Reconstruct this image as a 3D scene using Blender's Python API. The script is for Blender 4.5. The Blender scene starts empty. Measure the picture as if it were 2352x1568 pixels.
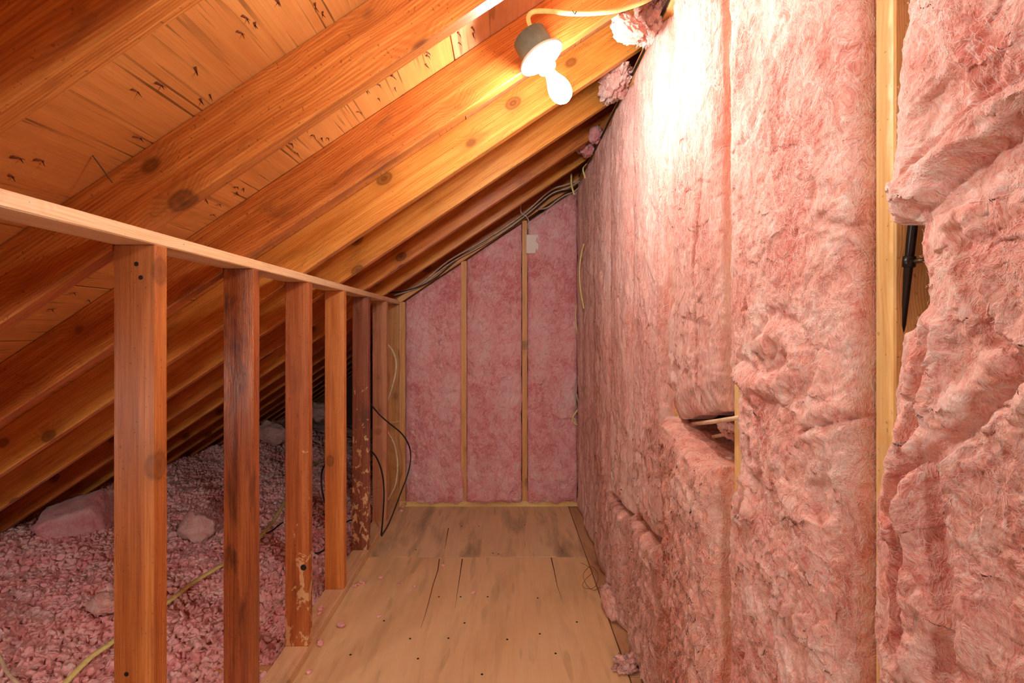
import bpy, bmesh, math, random
import numpy as np
from mathutils import Vector, Matrix, noise as mnoise

# ------------------------------------------------------------------ camera, world, light, exposure
SC = bpy.context.scene
COL = SC.collection
F, CU, CV, CZ = 1130.0, 1161.0, 758.0, 1.23          # focal length (px), vanishing point (px), eye height (m)
cam_d = bpy.data.cameras.new('camera')
cam_d.sensor_width = 36.0
cam_d.lens = F / 2352 * 36
cam_d.shift_x = (1176 - CU) / 2352
cam_d.shift_y = (CV - 784) / 2352
cam_d.clip_start = 0.02
cam = bpy.data.objects.new('camera', cam_d)
cam.location = (0, 0, CZ)
cam.rotation_euler = (math.pi / 2, 0, 0)
COL.objects.link(cam)
SC.camera = cam

wd = bpy.data.worlds.new('attic_dark')
wd.use_nodes = True
wd.node_tree.nodes['Background'].inputs[0].default_value = (1.0, 0.8, 0.65, 1)
wd.node_tree.nodes['Background'].inputs[1].default_value = 0.0
SC.world = wd

BULB_STRENGTH = 285.0            # frosted bulb of the porcelain lampholder (emission)
BULB_COLOR = (1.0, 0.96, 0.90)


def lamp(name, loc, power, color, radius):
    ld = bpy.data.lights.new(name, 'POINT')
    ld.energy = power
    ld.color = color
    ld.shadow_soft_size = radius
    o = bpy.data.objects.new(name, ld)
    o.location = loc
    COL.objects.link(o)
    return o


lamp('fill_light_behind', (-0.25, -4.2, 1.5), 170.0, (1.0, 0.93, 0.86), 0.30)  # soft fill added far behind the camera, not a real attic lamp
lamp('fill_light_above', (-0.06, 0.69, 1.72), 6.0, (1.0, 0.95, 0.88), 0.035)             # added fill above the frame for floor and stud edges, no fixture there   
lamp('fill_light_eave', (-1.55, 0.15, 0.95), 17.0, (1.0, 0.94, 0.88), 0.06)                       # added unseen light, left of the frame, to brighten the eave wool

SC.view_settings.view_transform = 'Standard'
SC.view_settings.look = 'None'
SC.view_settings.gamma = 1.0
SC.view_settings.use_curve_mapping = False
SC.view_settings.exposure = 0.44
SC.cycles.max_bounces = 5
SC.cycles.diffuse_bounces = 4
SC.cycles.glossy_bounces = 2
SC.cycles.use_adaptive_sampling = True
SC.cycles.adaptive_threshold = 0.09
SC.cycles.adaptive_min_samples = 14
SC.cycles.sample_clamp_indirect = 6.0

rnd = random.Random(7)
RNG = np.random.default_rng(11)


def P(u, v, y):
    """point at depth y seen at photo pixel (u, v)"""
    return Vector(((u - CU) * y / F, y, CZ - (v - CV) * y / F))


def PX(u, v, X):
    """point on the plane x = X seen at photo pixel (u, v)"""
    return P(u, v, X * F / (u - CU))


def PZ(u, v, z):
    """point on the plane z seen at photo pixel (u, v)"""
    return P(u, v, (CZ - z) * F / (v - CV))


# roof: rafter bottoms z = RA + x * SL ; sheathing z = RA + RV + x * SL
SL = 2 / 3
TH = math.atan(SL)
CT, ST = math.cos(TH), math.sin(TH)
RA, RD = 1.956, 0.14
RV = RD / CT


def PR(u, v, lift=RV):
    """point on the roof plane (sheathing underside) seen at photo pixel"""
    dx, dz = (u - CU) / F, -(v - CV) / F
    y = (RA + lift - CZ) / (dz - SL * dx)
    return Vector((dx * y, y, CZ + dz * y))


# ------------------------------------------------------------------ noise (numpy)
def _hash(ix, iy, seed):
    h = (ix.astype(np.int64) * 374761393 + iy.astype(np.int64) * 668265263 + seed * 1442695041) & 0xFFFFFFFF
    h = ((h ^ (h >> 13)) * 1274126177) & 0xFFFFFFFF
    h = ((h ^ (h >> 15)) * 2246822519) & 0xFFFFFFFF
    return h ^ (h >> 16)


def perlin(x, y, seed=0):
    x0 = np.floor(x); y0 = np.floor(y)
    fx = x - x0; fy = y - y0
    ix = x0.astype(np.int64); iy = y0.astype(np.int64)
    ux = fx * fx * fx * (fx * (fx * 6 - 15) + 10)
    uy = fy * fy * fy * (fy * (fy * 6 - 15) + 10)

    def g(dx, dy):
        a = (_hash(ix + dx, iy + dy, seed) & 0xFFFF) * (2 * math.pi / 65536)
        return np.cos(a) * (fx - dx) + np.sin(a) * (fy - dy)
    a = g(0, 0); b = g(1, 0); c = g(0, 1); d = g(1, 1)
    return ((a + (b - a) * ux) * (1 - uy) + (c + (d - c) * ux) * uy) * 1.4


def fbm(x, y, seed, octv=4, gain=0.5):
    s = 0; a = 1.0; n = 0
    for i in range(octv):
        s = s + a * perlin(x * 2 ** i, y * 2 ** i, seed + i * 17); n += a; a *= gain
    return s / n


def ridged(x, y, seed, octv=3, gain=0.5):
    s = 0; a = 1.0; n = 0
    for i in range(octv):
        s = s + a * (1 - np.abs(perlin(x * 2 ** i, y * 2 ** i, seed + i * 31)) * 2); n += a; a *= gain
    return s / n


def sst(a, b, x):
    t = np.clip((x - a) / (b - a), 0, 1)
    return t * t * (3 - 2 * t)


# ------------------------------------------------------------------ materials
def new_mat(name):
    m = bpy.data.materials.new(name)
    m.use_nodes = True
    nt = m.node_tree
    return m, nt, nt.nodes['Principled BSDF']


class NB:
    def __init__(self, nt):
        self.nt = nt

    def n(self, t, **kw):
        nd = self.nt.nodes.new(t)
        for k, v in kw.items():
            if k.startswith('i_'):
                key = k[2:]
                key = int(key) if key.isdigit() else key.replace('_', ' ')
                if isinstance(v, tuple) and len(v) == 2 and hasattr(v[0], 'outputs'):
                    self.nt.links.new(v[0].outputs[v[1]], nd.inputs[key])
                elif hasattr(v, 'outputs'):
                    self.nt.links.new(v.outputs[0], nd.inputs[key])
                else:
                    nd.inputs[key].default_value = v
            else:
                setattr(nd, k, v)
        return nd

    def math(self, op, a, b=0.0, clamp=False):
        return self.n('ShaderNodeMath', operation=op, use_clamp=clamp, i_0=a, i_1=b)

    def vmul(self, a, v):
        return self.n('ShaderNodeVectorMath', operation='MULTIPLY', i_0=a, i_1=v)

    def vadd(self, a, v):
        return self.n('ShaderNodeVectorMath', operation='ADD', i_0=a, i_1=v)

    def noise(self, vec, scale, detail=2.0, rough=0.5, dist=0.0):
        return self.n('ShaderNodeTexNoise', i_Vector=vec, i_Scale=scale, i_Detail=detail, i_Roughness=rough, i_Distortion=dist)

    def ramp(self, fac, stops, interp='LINEAR'):
        r = self.n('ShaderNodeValToRGB', i_0=fac)
        cr = r.color_ramp
        cr.interpolation = interp
        while len(cr.elements) < len(stops):
            cr.elements.new(0.5)
        for e, (p, c) in zip(cr.elements, stops):
            e.position = p
            e.color = (c, c, c, 1) if not isinstance(c, tuple) else (*c, 1)
        return r

    def mix(self, fac, a, b, mode='MIX'):
        m = self.n('ShaderNodeMix', data_type='RGBA', blend_type=mode)
        for s, v in ((0, fac), (6, a), (7, b)):
            if hasattr(v, 'outputs'):
                self.nt.links.new(v.outputs[0], m.inputs[s])
            elif isinstance(v, tuple) and hasattr(v[0], 'outputs'):
                self.nt.links.new(v[0].outputs[v[1]], m.inputs[s])
            else:
                m.inputs[s].default_value = (*v, 1) if isinstance(v, tuple) else v
        m_out = m
        return (m_out, 2)

    def link(self, a, b):
        if isinstance(a, tuple):
            self.nt.links.new(a[0].outputs[a[1]], b)
        else:
            self.nt.links.new(a.outputs[0], b)


def srgb(r, g, b):
    f = lambda c: c / 12.92 if c <= 0.04045 else ((c + 0.055) / 1.055) ** 2.4
    return (f(r / 255), f(g / 255), f(b / 255))


def wood(name, light, mid, dark, rough=0.5, knots=1.0, stain=0.35, stain_col=(0.17, 0.055, 0.018), splash=None, ring=42, spec=0.4, bump=0.25, wash=0.98):
    """sawn softwood, grain along local X"""
    m, nt, bs = new_mat(name)
    light, mid, dark = (tuple(x ** wash for x in c_) for c_ in (light, mid, dark))
    b = NB(nt)
    tc = b.n('ShaderNodeTexCoord')
    oi = b.n('ShaderNodeObjectInfo')
    off = b.n('ShaderNodeCombineXYZ', i_0=b.math('MULTIPLY', (oi, 5), 37.0), i_1=b.math('MULTIPLY', (oi, 5), 3.1), i_2=b.math('MULTIPLY', (oi, 5), 1.7))
    p = b.vadd((tc, 3), off)
    # local knots displace the rings
    pk = b.vmul(p, (4.6, 7.0, 7.0))
    vor = b.n('ShaderNodeTexVoronoi', i_Vector=pk, i_Scale=1.0, i_Randomness=1.0)
    kn = b.ramp((vor, 0), [(0.0, 0.5), (0.04, 1.0), (0.09, 0.55), (0.13, 0.8), (0.17, 0.0)])
    halo = b.ramp((vor, 0), [(0.08, 1.0), (0.36, 0.0)])
    low = b.noise(b.vmul(p, (1.3, 3, 3)), 1.6, 2.0)
    wv = b.n('ShaderNodeVectorMath', operation='SCALE', i_0=(low, 1), i_3=0.05)
    q = b.vadd(b.vmul(p, (0.05, 1, 1)), wv)
    hx = b.n('ShaderNodeCombineXYZ', i_0=0.0, i_1=b.math('MULTIPLY', halo, 0.03), i_2=b.math('MULTIPLY', halo, -0.02))
    q = b.vadd(q, hx)
    wave = b.n('ShaderNodeTexWave', wave_type='RINGS', rings_direction='X', wave_profile='SIN', i_Vector=q, i_Scale=float(ring) * 1.9, i_Distortion=0.8, i_Detail=2.0, i_Detail_Scale=1.5)
    fine = b.noise(b.vmul(p, (5, 260, 260)), 1.0, 3.0, 0.6)
    blot = b.noise(b.vmul(p, (2.6, 48, 48)), 1.0, 4.0, 0.6)
    v = b.math('ADD', b.math('MULTIPLY', wave, 0.08), b.math('MULTIPLY', fine, 0.40))
    v = b.math('ADD', v, b.math('MULTIPLY', blot, 0.50))
    c = b.ramp(v, [(0.36, light), (0.52, mid), (0.72, dark)])
    c = b.mix(b.math('MULTIPLY', halo, 0.45 * knots), (c, 0), tuple(x * 0.55 for x in mid))
    c = b.mix(b.math('MULTIPLY', kn, 0.75 * knots), c, tuple(x * 0.35 for x in dark))
    st = b.noise(b.vmul(p, (4.0, 13, 13)), 1.0, 5.0, 0.62, 0.4)
    stf = b.ramp(st, [(0.56, 0.0), (0.68, 1.0)])
    c = b.mix(b.math('MULTIPLY', stf, stain), c, stain_col)
    sp = b.noise(b.vmul(p, (1, 1, 1)), 130.0, 1.0)
    c = b.mix(b.math('MULTIPLY', b.ramp(sp, [(0.70, 0.0), (0.74, 1.0)]), 0.5), c, tuple(x * 0.4 for x in dark))
    if splash:
        amt, lo, hi, sf = splash
        sx = b.n('ShaderNodeSeparateXYZ', i_0=(tc, 3))
        mask = b.n('ShaderNodeMapRange', i_0=(sx, 0), i_1=hi, i_2=lo, i_3=0.0, i_4=1.0)
        s1 = b.noise(b.vmul(p, (9 * sf, 15 * sf, 15 * sf)), 1.0, 7.0, 0.66, 0.5)
        s1 = b.math('ADD', s1, b.math('MULTIPLY', b.math('SUBTRACT', mask, 0.5), 0.16))
        s2 = b.ramp(s1, [(0.60, 0.0), (0.62, 1.0)])
        c = b.mix(b.math('MULTIPLY', s2, amt), c, srgb(226, 178, 126))
    b.link(c, bs.inputs['Base Color'])
    bs.inputs['Roughness'].default_value = rough
    bs.inputs['Specular IOR Level'].default_value = spec
    bm_ = b.n('ShaderNodeBump', i_Strength=bump, i_Distance=0.0015, i_Height=b.math('ADD', fine, b.math('MULTIPLY', wave, 0.4)))
    nt.links.new(bm_.outputs[0], bs.inputs['Normal'])
    return m


def plywood(name, light, mid, dark, cracks=0.5, stain=0.3, stain_col=(0.05, 0.04, 0.02), rough=0.55, crack_scale=70.0, wash=0.72):
    """rotary-cut plywood, face grain along local X"""
    m, nt, bs = new_mat(name)
    light, mid, dark = (tuple(x ** wash for x in c_) for c_ in (light, mid, dark))
    light, mid, dark = (tuple(x ** wash for x in c_) for c_ in (light, mid, dark))
    b = NB(nt)
    tc = b.n('ShaderNodeTexCoord')
    oi = b.n('ShaderNodeObjectInfo')
    off = b.n('ShaderNodeCombineXYZ', i_0=b.math('MULTIPLY', (oi, 5), 23.0), i_1=b.math('MULTIPLY', (oi, 5), 5.1), i_2=0.0)
    p = b.vadd((tc, 3), off)
    low = b.noise(b.vmul(p, (0.8, 2.4, 0)), 1.3, 3.0)
    wv = b.n('ShaderNodeVectorMath', operation='SCALE', i_0=(low, 1), i_3=0.22)
    q = b.vadd(b.vmul(p, (0.10, 1, 0)), wv)
    wave = b.n('ShaderNodeTexWave', wave_type='BANDS', bands_direction='Y', wave_profile='SIN', i_Vector=q, i_Scale=7.0, i_Distortion=2.0, i_Detail=2.0, i_Detail_Scale=1.0)
    fine = b.noise(b.vmul(p, (4, 230, 0)), 1.0, 3.0, 0.6)
    blot = b.noise(b.vmul(p, (1.2, 5, 0)), 1.0, 4.0, 0.6)
    v = b.math('ADD', b.math('MULTIPLY', wave, 0.07), b.math('MULTIPLY', fine, 0.38))
    v = b.math('ADD', v, b.math('MULTIPLY', blot, 0.58))
    c = b.ramp(v, [(0.28, light), (0.55, mid), (0.85, dark)])
    # broad streaks
    stn = b.noise(b.vmul(p, (1.6, 8, 0)), 1.0, 5.0, 0.6, 0.6)
    c = b.mix(b.math('MULTIPLY', b.ramp(stn, [(0.5, 0.0), (0.72, 1.0)]), stain), (c, 0), stain_col)
    # checks (lathe cracks) along the grain
    cr1 = b.noise(b.vmul(p, (3.2, crack_scale, 0)), 1.0, 1.0)
    crm = b.noise(b.vmul(p, (3, 9, 0)), 1.0, 2.0)
    crk = b.math('MULTIPLY', b.ramp(cr1, [(0.61, 0.0), (0.65, 1.0)]), b.ramp(crm, [(0.42, 0.0), (0.60, 1.0)]))
    c = b.mix(b.math('MULTIPLY', crk, cracks), c, tuple(x * 0.25 for x in dark))
    # small knots
    vor = b.n('ShaderNodeTexVoronoi', i_Vector=b.vmul(p, (2.2, 4.2, 0)), i_Scale=1.0)
    c = b.mix(b.math('MULTIPLY', b.ramp((vor, 0), [(0.02, 1.0), (0.09, 0.0)]), 0.55), c, tuple(x * 0.4 for x in dark))
    b.link(c, bs.inputs['Base Color'])
    bs.inputs['Roughness'].default_value = rough
    bs.inputs['Specular IOR Level'].default_value = 0.35
    h = b.math('SUBTRACT', fine, b.math('MULTIPLY', crk, 3.0))
    bm_ = b.n('ShaderNodeBump', i_Strength=0.3, i_Distance=0.0015, i_Height=h)
    nt.links.new(bm_.outputs[0], bs.inputs['Normal'])
    return m


def fibre(name, pale, pink, deep, stretch=(1, 1, 1), bump=0.6, dist=0.004, scale=1.0, wisps=0.65, band=(0.39, 0.50, 0.61)):
    """glass-fibre wool"""
    m, nt, bs = new_mat(name)
    b = NB(nt)
    tc = b.n('ShaderNodeTexCoord')
    p = b.vmul((tc, 3), stretch)
    w = b.noise(p, 8.0 * scale, 3.0, 0.6)
    wv = b.n('ShaderNodeVectorMath', operation='SCALE', i_0=(w, 1), i_3=0.10 / scale)
    q = b.vadd(p, wv)
    big = b.noise(q, 6.0 * scale, 3.0, 0.6)
    med = b.noise(q, 34.0 * scale, 4.0, 0.68, 1.2)
    fin = b.noise(q, 300.0 * scale, 2.0, 0.65)
    # single pale strands: thin level lines of strongly warped noise
    ln = None
    for sc_, st_, wd_ in ((26.0, (1.0, 1.0, 0.4), 0.020), (44.0, (1.0, 0.5, 1.0), 0.022)):
        nn = b.noise(b.vmul(q, st_), sc_ * scale, 2.0, 0.6, 1.6)
        d = b.n('ShaderNodeMath', operation='ABSOLUTE', i_0=b.math('SUBTRACT', nn, 0.5))
        l = b.ramp(d, [(0.0, 1.0), (wd_, 0.0)])
        ln = l if ln is None else b.math('MAXIMUM', ln, l)
    msk = b.ramp(b.noise(q, 17.0 * scale, 3.0, 0.6), [(0.36, 0.0), (0.58, 1.0)])
    ln = b.math('MULTIPLY', ln, msk)
    v = b.math('ADD', b.math('MULTIPLY', big, 0.46), b.math('MULTIPLY', med, 0.34))
    v = b.math('ADD', v, b.math('MULTIPLY', fin, 0.20))
    c = b.ramp(v, list(zip(band, (deep, pink, pale))))
    c = b.mix(b.math('MULTIPLY', ln, wisps), (c, 0), tuple(min(1.0, x * 0.5 + 0.45) for x in pale))
    b.link(c, bs.inputs['Base Color'])
    bs.inputs['Roughness'].default_value = 0.9
    bs.inputs['Specular IOR Level'].default_value = 0.1
    bs.inputs['Sheen Weight'].default_value = 0.3
    bs.inputs['Sheen Roughness'].default_value = 0.5
    bs.inputs['Sheen Tint'].default_value = (1, 0.9, 0.86, 1)
    h = b.math('ADD', b.math('MULTIPLY', med, 1.0), b.math('MULTIPLY', fin, 0.5))
    bm_ = b.n('ShaderNodeBump', i_Strength=bump, i_Distance=dist, i_Height=h)
    nt.links.new(bm_.outputs[0], bs.inputs['Normal'])
    return m


def plain(name, col, rough=0.5, metal=0.0, spec=0.5, var=0.15):
    m, nt, bs = new_mat(name)
    b = NB(nt)
    tc = b.n('ShaderNodeTexCoord')
    n = b.noise((tc, 3), 60.0, 3.0)
    c = b.ramp(n, [(0.3, tuple(x * (1 - var) for x in col)), (0.7, tuple(min(1, x * (1 + var)) for x in col))])
    b.link((c, 0), bs.inputs['Base Color'])
    bs.inputs['Roughness'].default_value = rough
    bs.inputs['Metallic'].default_value = metal
    bs.inputs['Specular IOR Level'].default_value = spec
    return m


M = {}
M['rafter'] = wood('rafter_fir', srgb(224, 146, 72), srgb(196, 110, 46), srgb(146, 70, 24), 0.36, 1.2, 0.45, spec=0.5)
M['rafter_warm'] = wood('rafter_yellow_fir', srgb(240, 172, 86), srgb(222, 140, 58), srgb(178, 96, 34), 0.32, 1.2, 0.35, spec=0.55)
M['plate'] = wood('plate_spruce', srgb(238, 186, 126), srgb(222, 156, 94), srgb(186, 112, 58), 0.6, 0.6, 0.2, ring=60, wash=0.6)
M['stud_brown'] = wood('stud_brown_fir', srgb(212, 130, 64), srgb(184, 100, 44), srgb(140, 66, 24), 0.45, 0.8, 0.15, ring=64, wash=0.94)
M['stud_dark'] = wood('stud_dark_stained', srgb(186, 98, 46), srgb(146, 66, 28), srgb(92, 36, 14), 0.30, 0.8, 0.75, (0.055, 0.014, 0.006), spec=0.55, bump=0.5, wash=0.85)
M['stud_splash'] = wood('stud_plaster_splashed', srgb(206, 122, 62), srgb(178, 92, 42), srgb(126, 56, 22), 0.45, 1.0, 0.4, splash=(0.9, -0.45, 0.1, 1.0), wash=0.94)
M['stud_orange'] = wood('stud_orange_fir', srgb(232, 150, 76), srgb(212, 122, 54), srgb(170, 84, 32), 0.45, 0.9, 0.15, wash=0.94)
M['stud_red'] = wood('stud_red_brown_splashed', srgb(160, 92, 62), srgb(136, 70, 44), srgb(96, 44, 26), 0.5, 0.5, 0.5, (0.06, 0.022, 0.014), splash=(0.9, -0.45, 0.6, 2.2), wash=0.9)
M['stud_dusty'] = wood('stud_dusty_fir', srgb(198, 120, 76), srgb(174, 94, 54), srgb(128, 62, 32), 0.6, 0.8, 0.25, wash=0.66)
M['stud_tan'] = wood('stud_tan', srgb(222, 152, 82), srgb(204, 126, 58), srgb(160, 88, 36), 0.5, 0.8, 0.2, wash=0.66)
M['stud_pale'] = wood(wash=0.66, name='stud_pale_pine', light=srgb(240, 202, 120), mid=srgb(228, 178, 92), dark=srgb(190, 128, 52), rough=0.5, knots=0.8, stain=0.15)
M['joist'] = wood('joist_fir', srgb(214, 140, 76), srgb(190, 112, 54), srgb(140, 74, 30), 0.6, 0.6, 0.3, wash=0.6)
M['sheath'] = plywood('sheathing_plywood', srgb(226, 150, 76), srgb(206, 124, 56), srgb(168, 88, 34), 0.75, 0.25, (0.16, 0.055, 0.015), crack_scale=95.0, wash=0.92)
M['sheath_pale'] = plywood('sheathing_pale', srgb(240, 196, 132), srgb(228, 172, 104), srgb(192, 128, 66), 0.9, 0.12, (0.25, 0.12, 0.05), crack_scale=110.0)
M['sheath_brown'] = plywood('sheathing_brown', srgb(206, 124, 62), srgb(184, 100, 46), srgb(140, 68, 28), 0.6, 0.25, (0.14, 0.05, 0.015))
M['floor'] = plywood('floor_plywood', srgb(246, 194, 116), srgb(236, 174, 96), srgb(208, 138, 70), 0.22, 0.28, (0.26, 0.14, 0.07), 0.42, 22.0)
M['floor_grey'] = plywood('floor_plywood_greyed', srgb(238, 190, 120), srgb(222, 166, 98), srgb(176, 124, 74), 0.3, 0.6, (0.12, 0.09, 0.055), 0.45, 22.0)
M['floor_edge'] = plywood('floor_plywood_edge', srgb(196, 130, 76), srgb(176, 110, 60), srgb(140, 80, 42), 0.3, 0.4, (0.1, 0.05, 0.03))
M['backing'] = plain('dark_backing', srgb(120, 78, 60), 0.9)
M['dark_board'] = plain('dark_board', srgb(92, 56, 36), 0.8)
PALE, PINK, DEEP = srgb(251, 228, 218), srgb(241, 184, 170), srgb(208, 120, 106)
M['wool_near'] = fibre('wool_near', PALE, PINK, DEEP, (1, 1, 0.75), 0.9, 0.005)
M['wool_mid'] = fibre('wool_streaked', srgb(243, 212, 200), srgb(232, 174, 160), srgb(208, 126, 112), (1, 1.3, 0.32), 0.9, 0.006)
M['wool_low'] = fibre('wool_ragged', srgb(252, 222, 206), srgb(242, 174, 154), srgb(204, 106, 88), (1, 1, 0.65), 1.0, 0.006)
M['wool_back'] = fibre('wool_back', srgb(246, 212, 210), srgb(240, 172, 174), srgb(222, 128, 134), (1, 1, 0.8), 0.9, 0.007, 0.6, 0.3, (0.40, 0.49, 0.60))
M['wool_loose'] = fibre('wool_loose', srgb(255, 220, 214), srgb(253, 190, 186), srgb(243, 154, 152), (1, 1, 1), 0.4, 0.003, 1.4, 0.2)
M['wool_grey'] = fibre('wool_grey', srgb(242, 206, 196), srgb(228, 176, 166), srgb(196, 138, 128), (1, 1, 1), 0.8, 0.004)
M['strand'] = plain('pale_strand', srgb(248, 208, 196), 0.7, var=0.08)
M['cable_yellow'] = plain('cable_yellow', srgb(248, 232, 150), 0.4)
M['cable_cream'] = plain('cable_cream', srgb(228, 206, 170), 0.45)
M['cable_grey'] = plain('cable_grey', srgb(196, 180, 164), 0.45)
M['cable_black'] = plain('cable_black', srgb(30, 26, 24), 0.35)
M['box_plastic'] = plain('box_grey_green', srgb(98, 118, 116), 0.35)
M['porcelain'] = plain('porcelain_white', srgb(244, 238, 228), 0.25, var=0.02)
M['white_plastic'] = plain('white_plastic', srgb(238, 226, 214), 0.5, var=0.03)
M['nail'] = plain('nail_steel', srgb(110, 92, 74), 0.4, 0.8)
M['rust'] = plain('rusty_staple', srgb(48, 32, 22), 0.6, 0.4)
M['splinter'] = plain('splinter_wood', srgb(120, 62, 28), 0.8)
M['hair'] = plain('brown_fibre', srgb(120, 74, 40), 0.7)
m, nt, bs = new_mat('lit_bulb')
bs.inputs['Base Color'].default_value = (1, 1, 1, 1)
bs.inputs['Emission Color'].default_value = (*BULB_COLOR, 1)
bs.inputs['Emission Strength'].default_value = BULB_STRENGTH
M['bulb'] = m


# ------------------------------------------------------------------ object helpers
def tag(o, label=None, cat=None, group=None, kind=None):
    for k, v in (('label', label), ('category', cat), ('group', group), ('kind', kind)):
        if v:
            o[k] = v
    return o


def empty(name, loc=(0, 0, 0)):
    o = bpy.data.objects.new(name, None)
    o.location = loc
    o.empty_display_size = 0.05
    COL.objects.link(o)
    return o


def put(o, parent):
    COL.objects.link(o)
    if parent is not None:
        o.parent = parent
        inv = parent.matrix_basis.inverted()
        p = parent.parent
        while p is not None:
            inv = inv @ p.matrix_basis.inverted()
            p = p.parent
        o.matrix_parent_inverse = inv
    return o


def mesh_obj(name, bm, mat, parent=None, smooth=False, mw=None):
    bm.normal_update()
    me = bpy.data.meshes.new(name)
    bm.to_mesh(me)
    bm.free()
    if smooth:
        me.polygons.foreach_set('use_smooth', [True] * len(me.polygons))
    me.materials.append(M[mat] if isinstance(mat, str) else mat)
    o = bpy.data.objects.new(name, me)
    if mw is not None:
        o.matrix_basis = mw
    return put(o, parent)


def np_obj(name, V, Q, mat, parent=None, smooth=True, loc=None, tris=False):
    """mesh from numpy vertices and faces"""
    V = np.asarray(V, dtype=np.float32)
    if loc is None:
        loc = V.mean(0); loc[2] = V[:, 2].min()
    loc = np.asarray(loc, dtype=np.float32)
    k = Q.shape[1]
    me = bpy.data.meshes.new(name)
    me.vertices.add(len(V))
    me.vertices.foreach_set('co', (V - loc).ravel())
    me.loops.add(Q.size)
    me.loops.foreach_set('vertex_index', Q.astype(np.int32).ravel())
    me.polygons.add(len(Q))
    me.polygons.foreach_set('loop_start', np.arange(0, Q.size, k, dtype=np.int32))
    me.polygons.foreach_set('use_smooth', np.full(len(Q), smooth))
    me.update(calc_edges=True)
    me.materials.append(M[mat] if isinstance(mat, str) else mat)
    o = bpy.data.objects.new(name, me)
    o.location = Vector([float(c) for c in loc])
    return put(o, parent)


def box_bm(lx, ly, lz, ch=0.0015):
    bm = bmesh.new()
    bmesh.ops.create_cube(bm, size=1.0, matrix=Matrix.Diagonal((lx, ly, lz, 1)))
    if ch:
        bmesh.ops.bevel(bm, geom=list(bm.edges), offset=ch, segments=1, affect='EDGES')
    return bm


def frame(o, ax, ay):
    """matrix with local X along ax, local Y near ay, origin o"""
    X = Vector(ax).normalized()
    Z = X.cross(Vector(ay)).normalized()
    Y = Z.cross(X)
    mt = Matrix((X, Y, Z)).transposed().to_4x4()
    mt.translation = Vector(o)
    return mt


def board(name, a, b_, wy, wz, yaxis, mat, parent, ch=0.0015):
    """sawn board from a to b_; wy wide along yaxis, wz thick"""
    a = Vector(a); b_ = Vector(b_)
    return mesh_obj(name, box_bm((b_ - a).length, wy, wz, ch), mat, parent, mw=frame((a + b_) / 2, b_ - a, yaxis))


def spline(pts, n=8):
    pts = [Vector(p) for p in pts]
    q = [pts[0] * 2 - pts[1]] + pts + [pts[-1] * 2 - pts[-2]]
    out = []
    for i in range(1, len(q) - 2):
        p0, p1, p2, p3 = q[i - 1:i + 3]
        for k in range(n):
            t = k / n
            out.append(0.5 * ((2 * p1) + (p2 - p0) * t + (2 * p0 - 5 * p1 + 4 * p2 - p3) * t * t + (3 * p1 - p0 - 3 * p2 + p3) * t ** 3))
    out.append(pts[-1])
    return out


def tube_bm(pts, rx, ry=None, seg=8, n=8, up=(0, 0, 1), bm=None, smooth_pts=True, taper=None):
    ry = ry or rx
    path = spline(pts, n) if smooth_pts else [Vector(p) for p in pts]
    bm = bm or bmesh.new()
    rings = []
    side = None
    for i, p in enumerate(path):
        t = (path[min(i + 1, len(path) - 1)] - path[max(i - 1, 0)]).normalized()
        if side is None:
            u = Vector(up)
            if abs(t.dot(u)) > 0.95:
                u = Vector((1, 0, 0))
            side = t.cross(u).normalized()
        else:
            side = (side - t * side.dot(t)).normalized()
        w = side.cross(t).normalized()
        k = 1.0 if taper is None else taper(i / (len(path) - 1))
        rings.append([bm.verts.new(p + side * (math.cos(2 * math.pi * j / seg) * rx * k) + w * (math.sin(2 * math.pi * j / seg) * ry * k)) for j in range(seg)])
    for r0, r1 in zip(rings, rings[1:]):
        for j in range(seg):
            bm.faces.new((r0[j], r0[(j + 1) % seg], r1[(j + 1) % seg], r1[j]))
    bm.faces.new(rings[0][::-1]); bm.faces.new(rings[-1])
    bmesh.ops.recalc_face_normals(bm, faces=bm.faces)
    return bm


def recenter(o):
    """origin of a top-level mesh to the base of its box"""
    me = o.data
    co = np.empty(len(me.vertices) * 3, dtype=np.float32)
    me.vertices.foreach_get('co', co)
    co = co.reshape(-1, 3)
    c = (co.min(0) + co.max(0)) / 2
    c[2] = co[:, 2].min()
    me.vertices.foreach_set('co', (co - c).ravel())
    o.location = o.location + Vector([float(x) for x in c])
    return o


def cable(name, pts, r, mat, label, cat='cable', ry=None, group=None, **kw):
    o = recenter(mesh_obj(name, tube_bm(pts, r, ry, **kw), mat, None, True))
    return tag(o, label, cat, group)


def lathe_bm(prof, seg=28, mt=None, bm=None):
    """prof: (r, h) pairs along local Z"""
    bm = bm or bmesh.new()
    rings = []
    for r, h in prof:
        if r < 1e-6:
            rings.append([bm.verts.new((0, 0, h))])
        else:
            rings.append([bm.verts.new((r * math.cos(2 * math.pi * j / seg), r * math.sin(2 * math.pi * j / seg), h)) for j in range(seg)])
    for a, c in zip(rings, rings[1:]):
        for j in range(seg):
            k = (j + 1) % seg
            if len(a) == 1 and len(c) == 1:
                continue
            if len(a) == 1:
                bm.faces.new((a[0], c[k], c[j]))
            elif len(c) == 1:
                bm.faces.new((a[j], a[k], c[0]))
            else:
                bm.faces.new((a[j], a[k], c[k], c[j]))
    bmesh.ops.recalc_face_normals(bm, faces=bm.faces)
    if mt is not None:
        bmesh.ops.transform(bm, matrix=mt, verts=bm.verts)
    return bm


# ------------------------------------------------------------------ roof: rafters and sheathing
ceiling = tag(empty('ceiling'), kind='structure')
XL, XR = -3.05, 1.15
PITCH, Y0 = 0.406, 0.636


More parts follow.
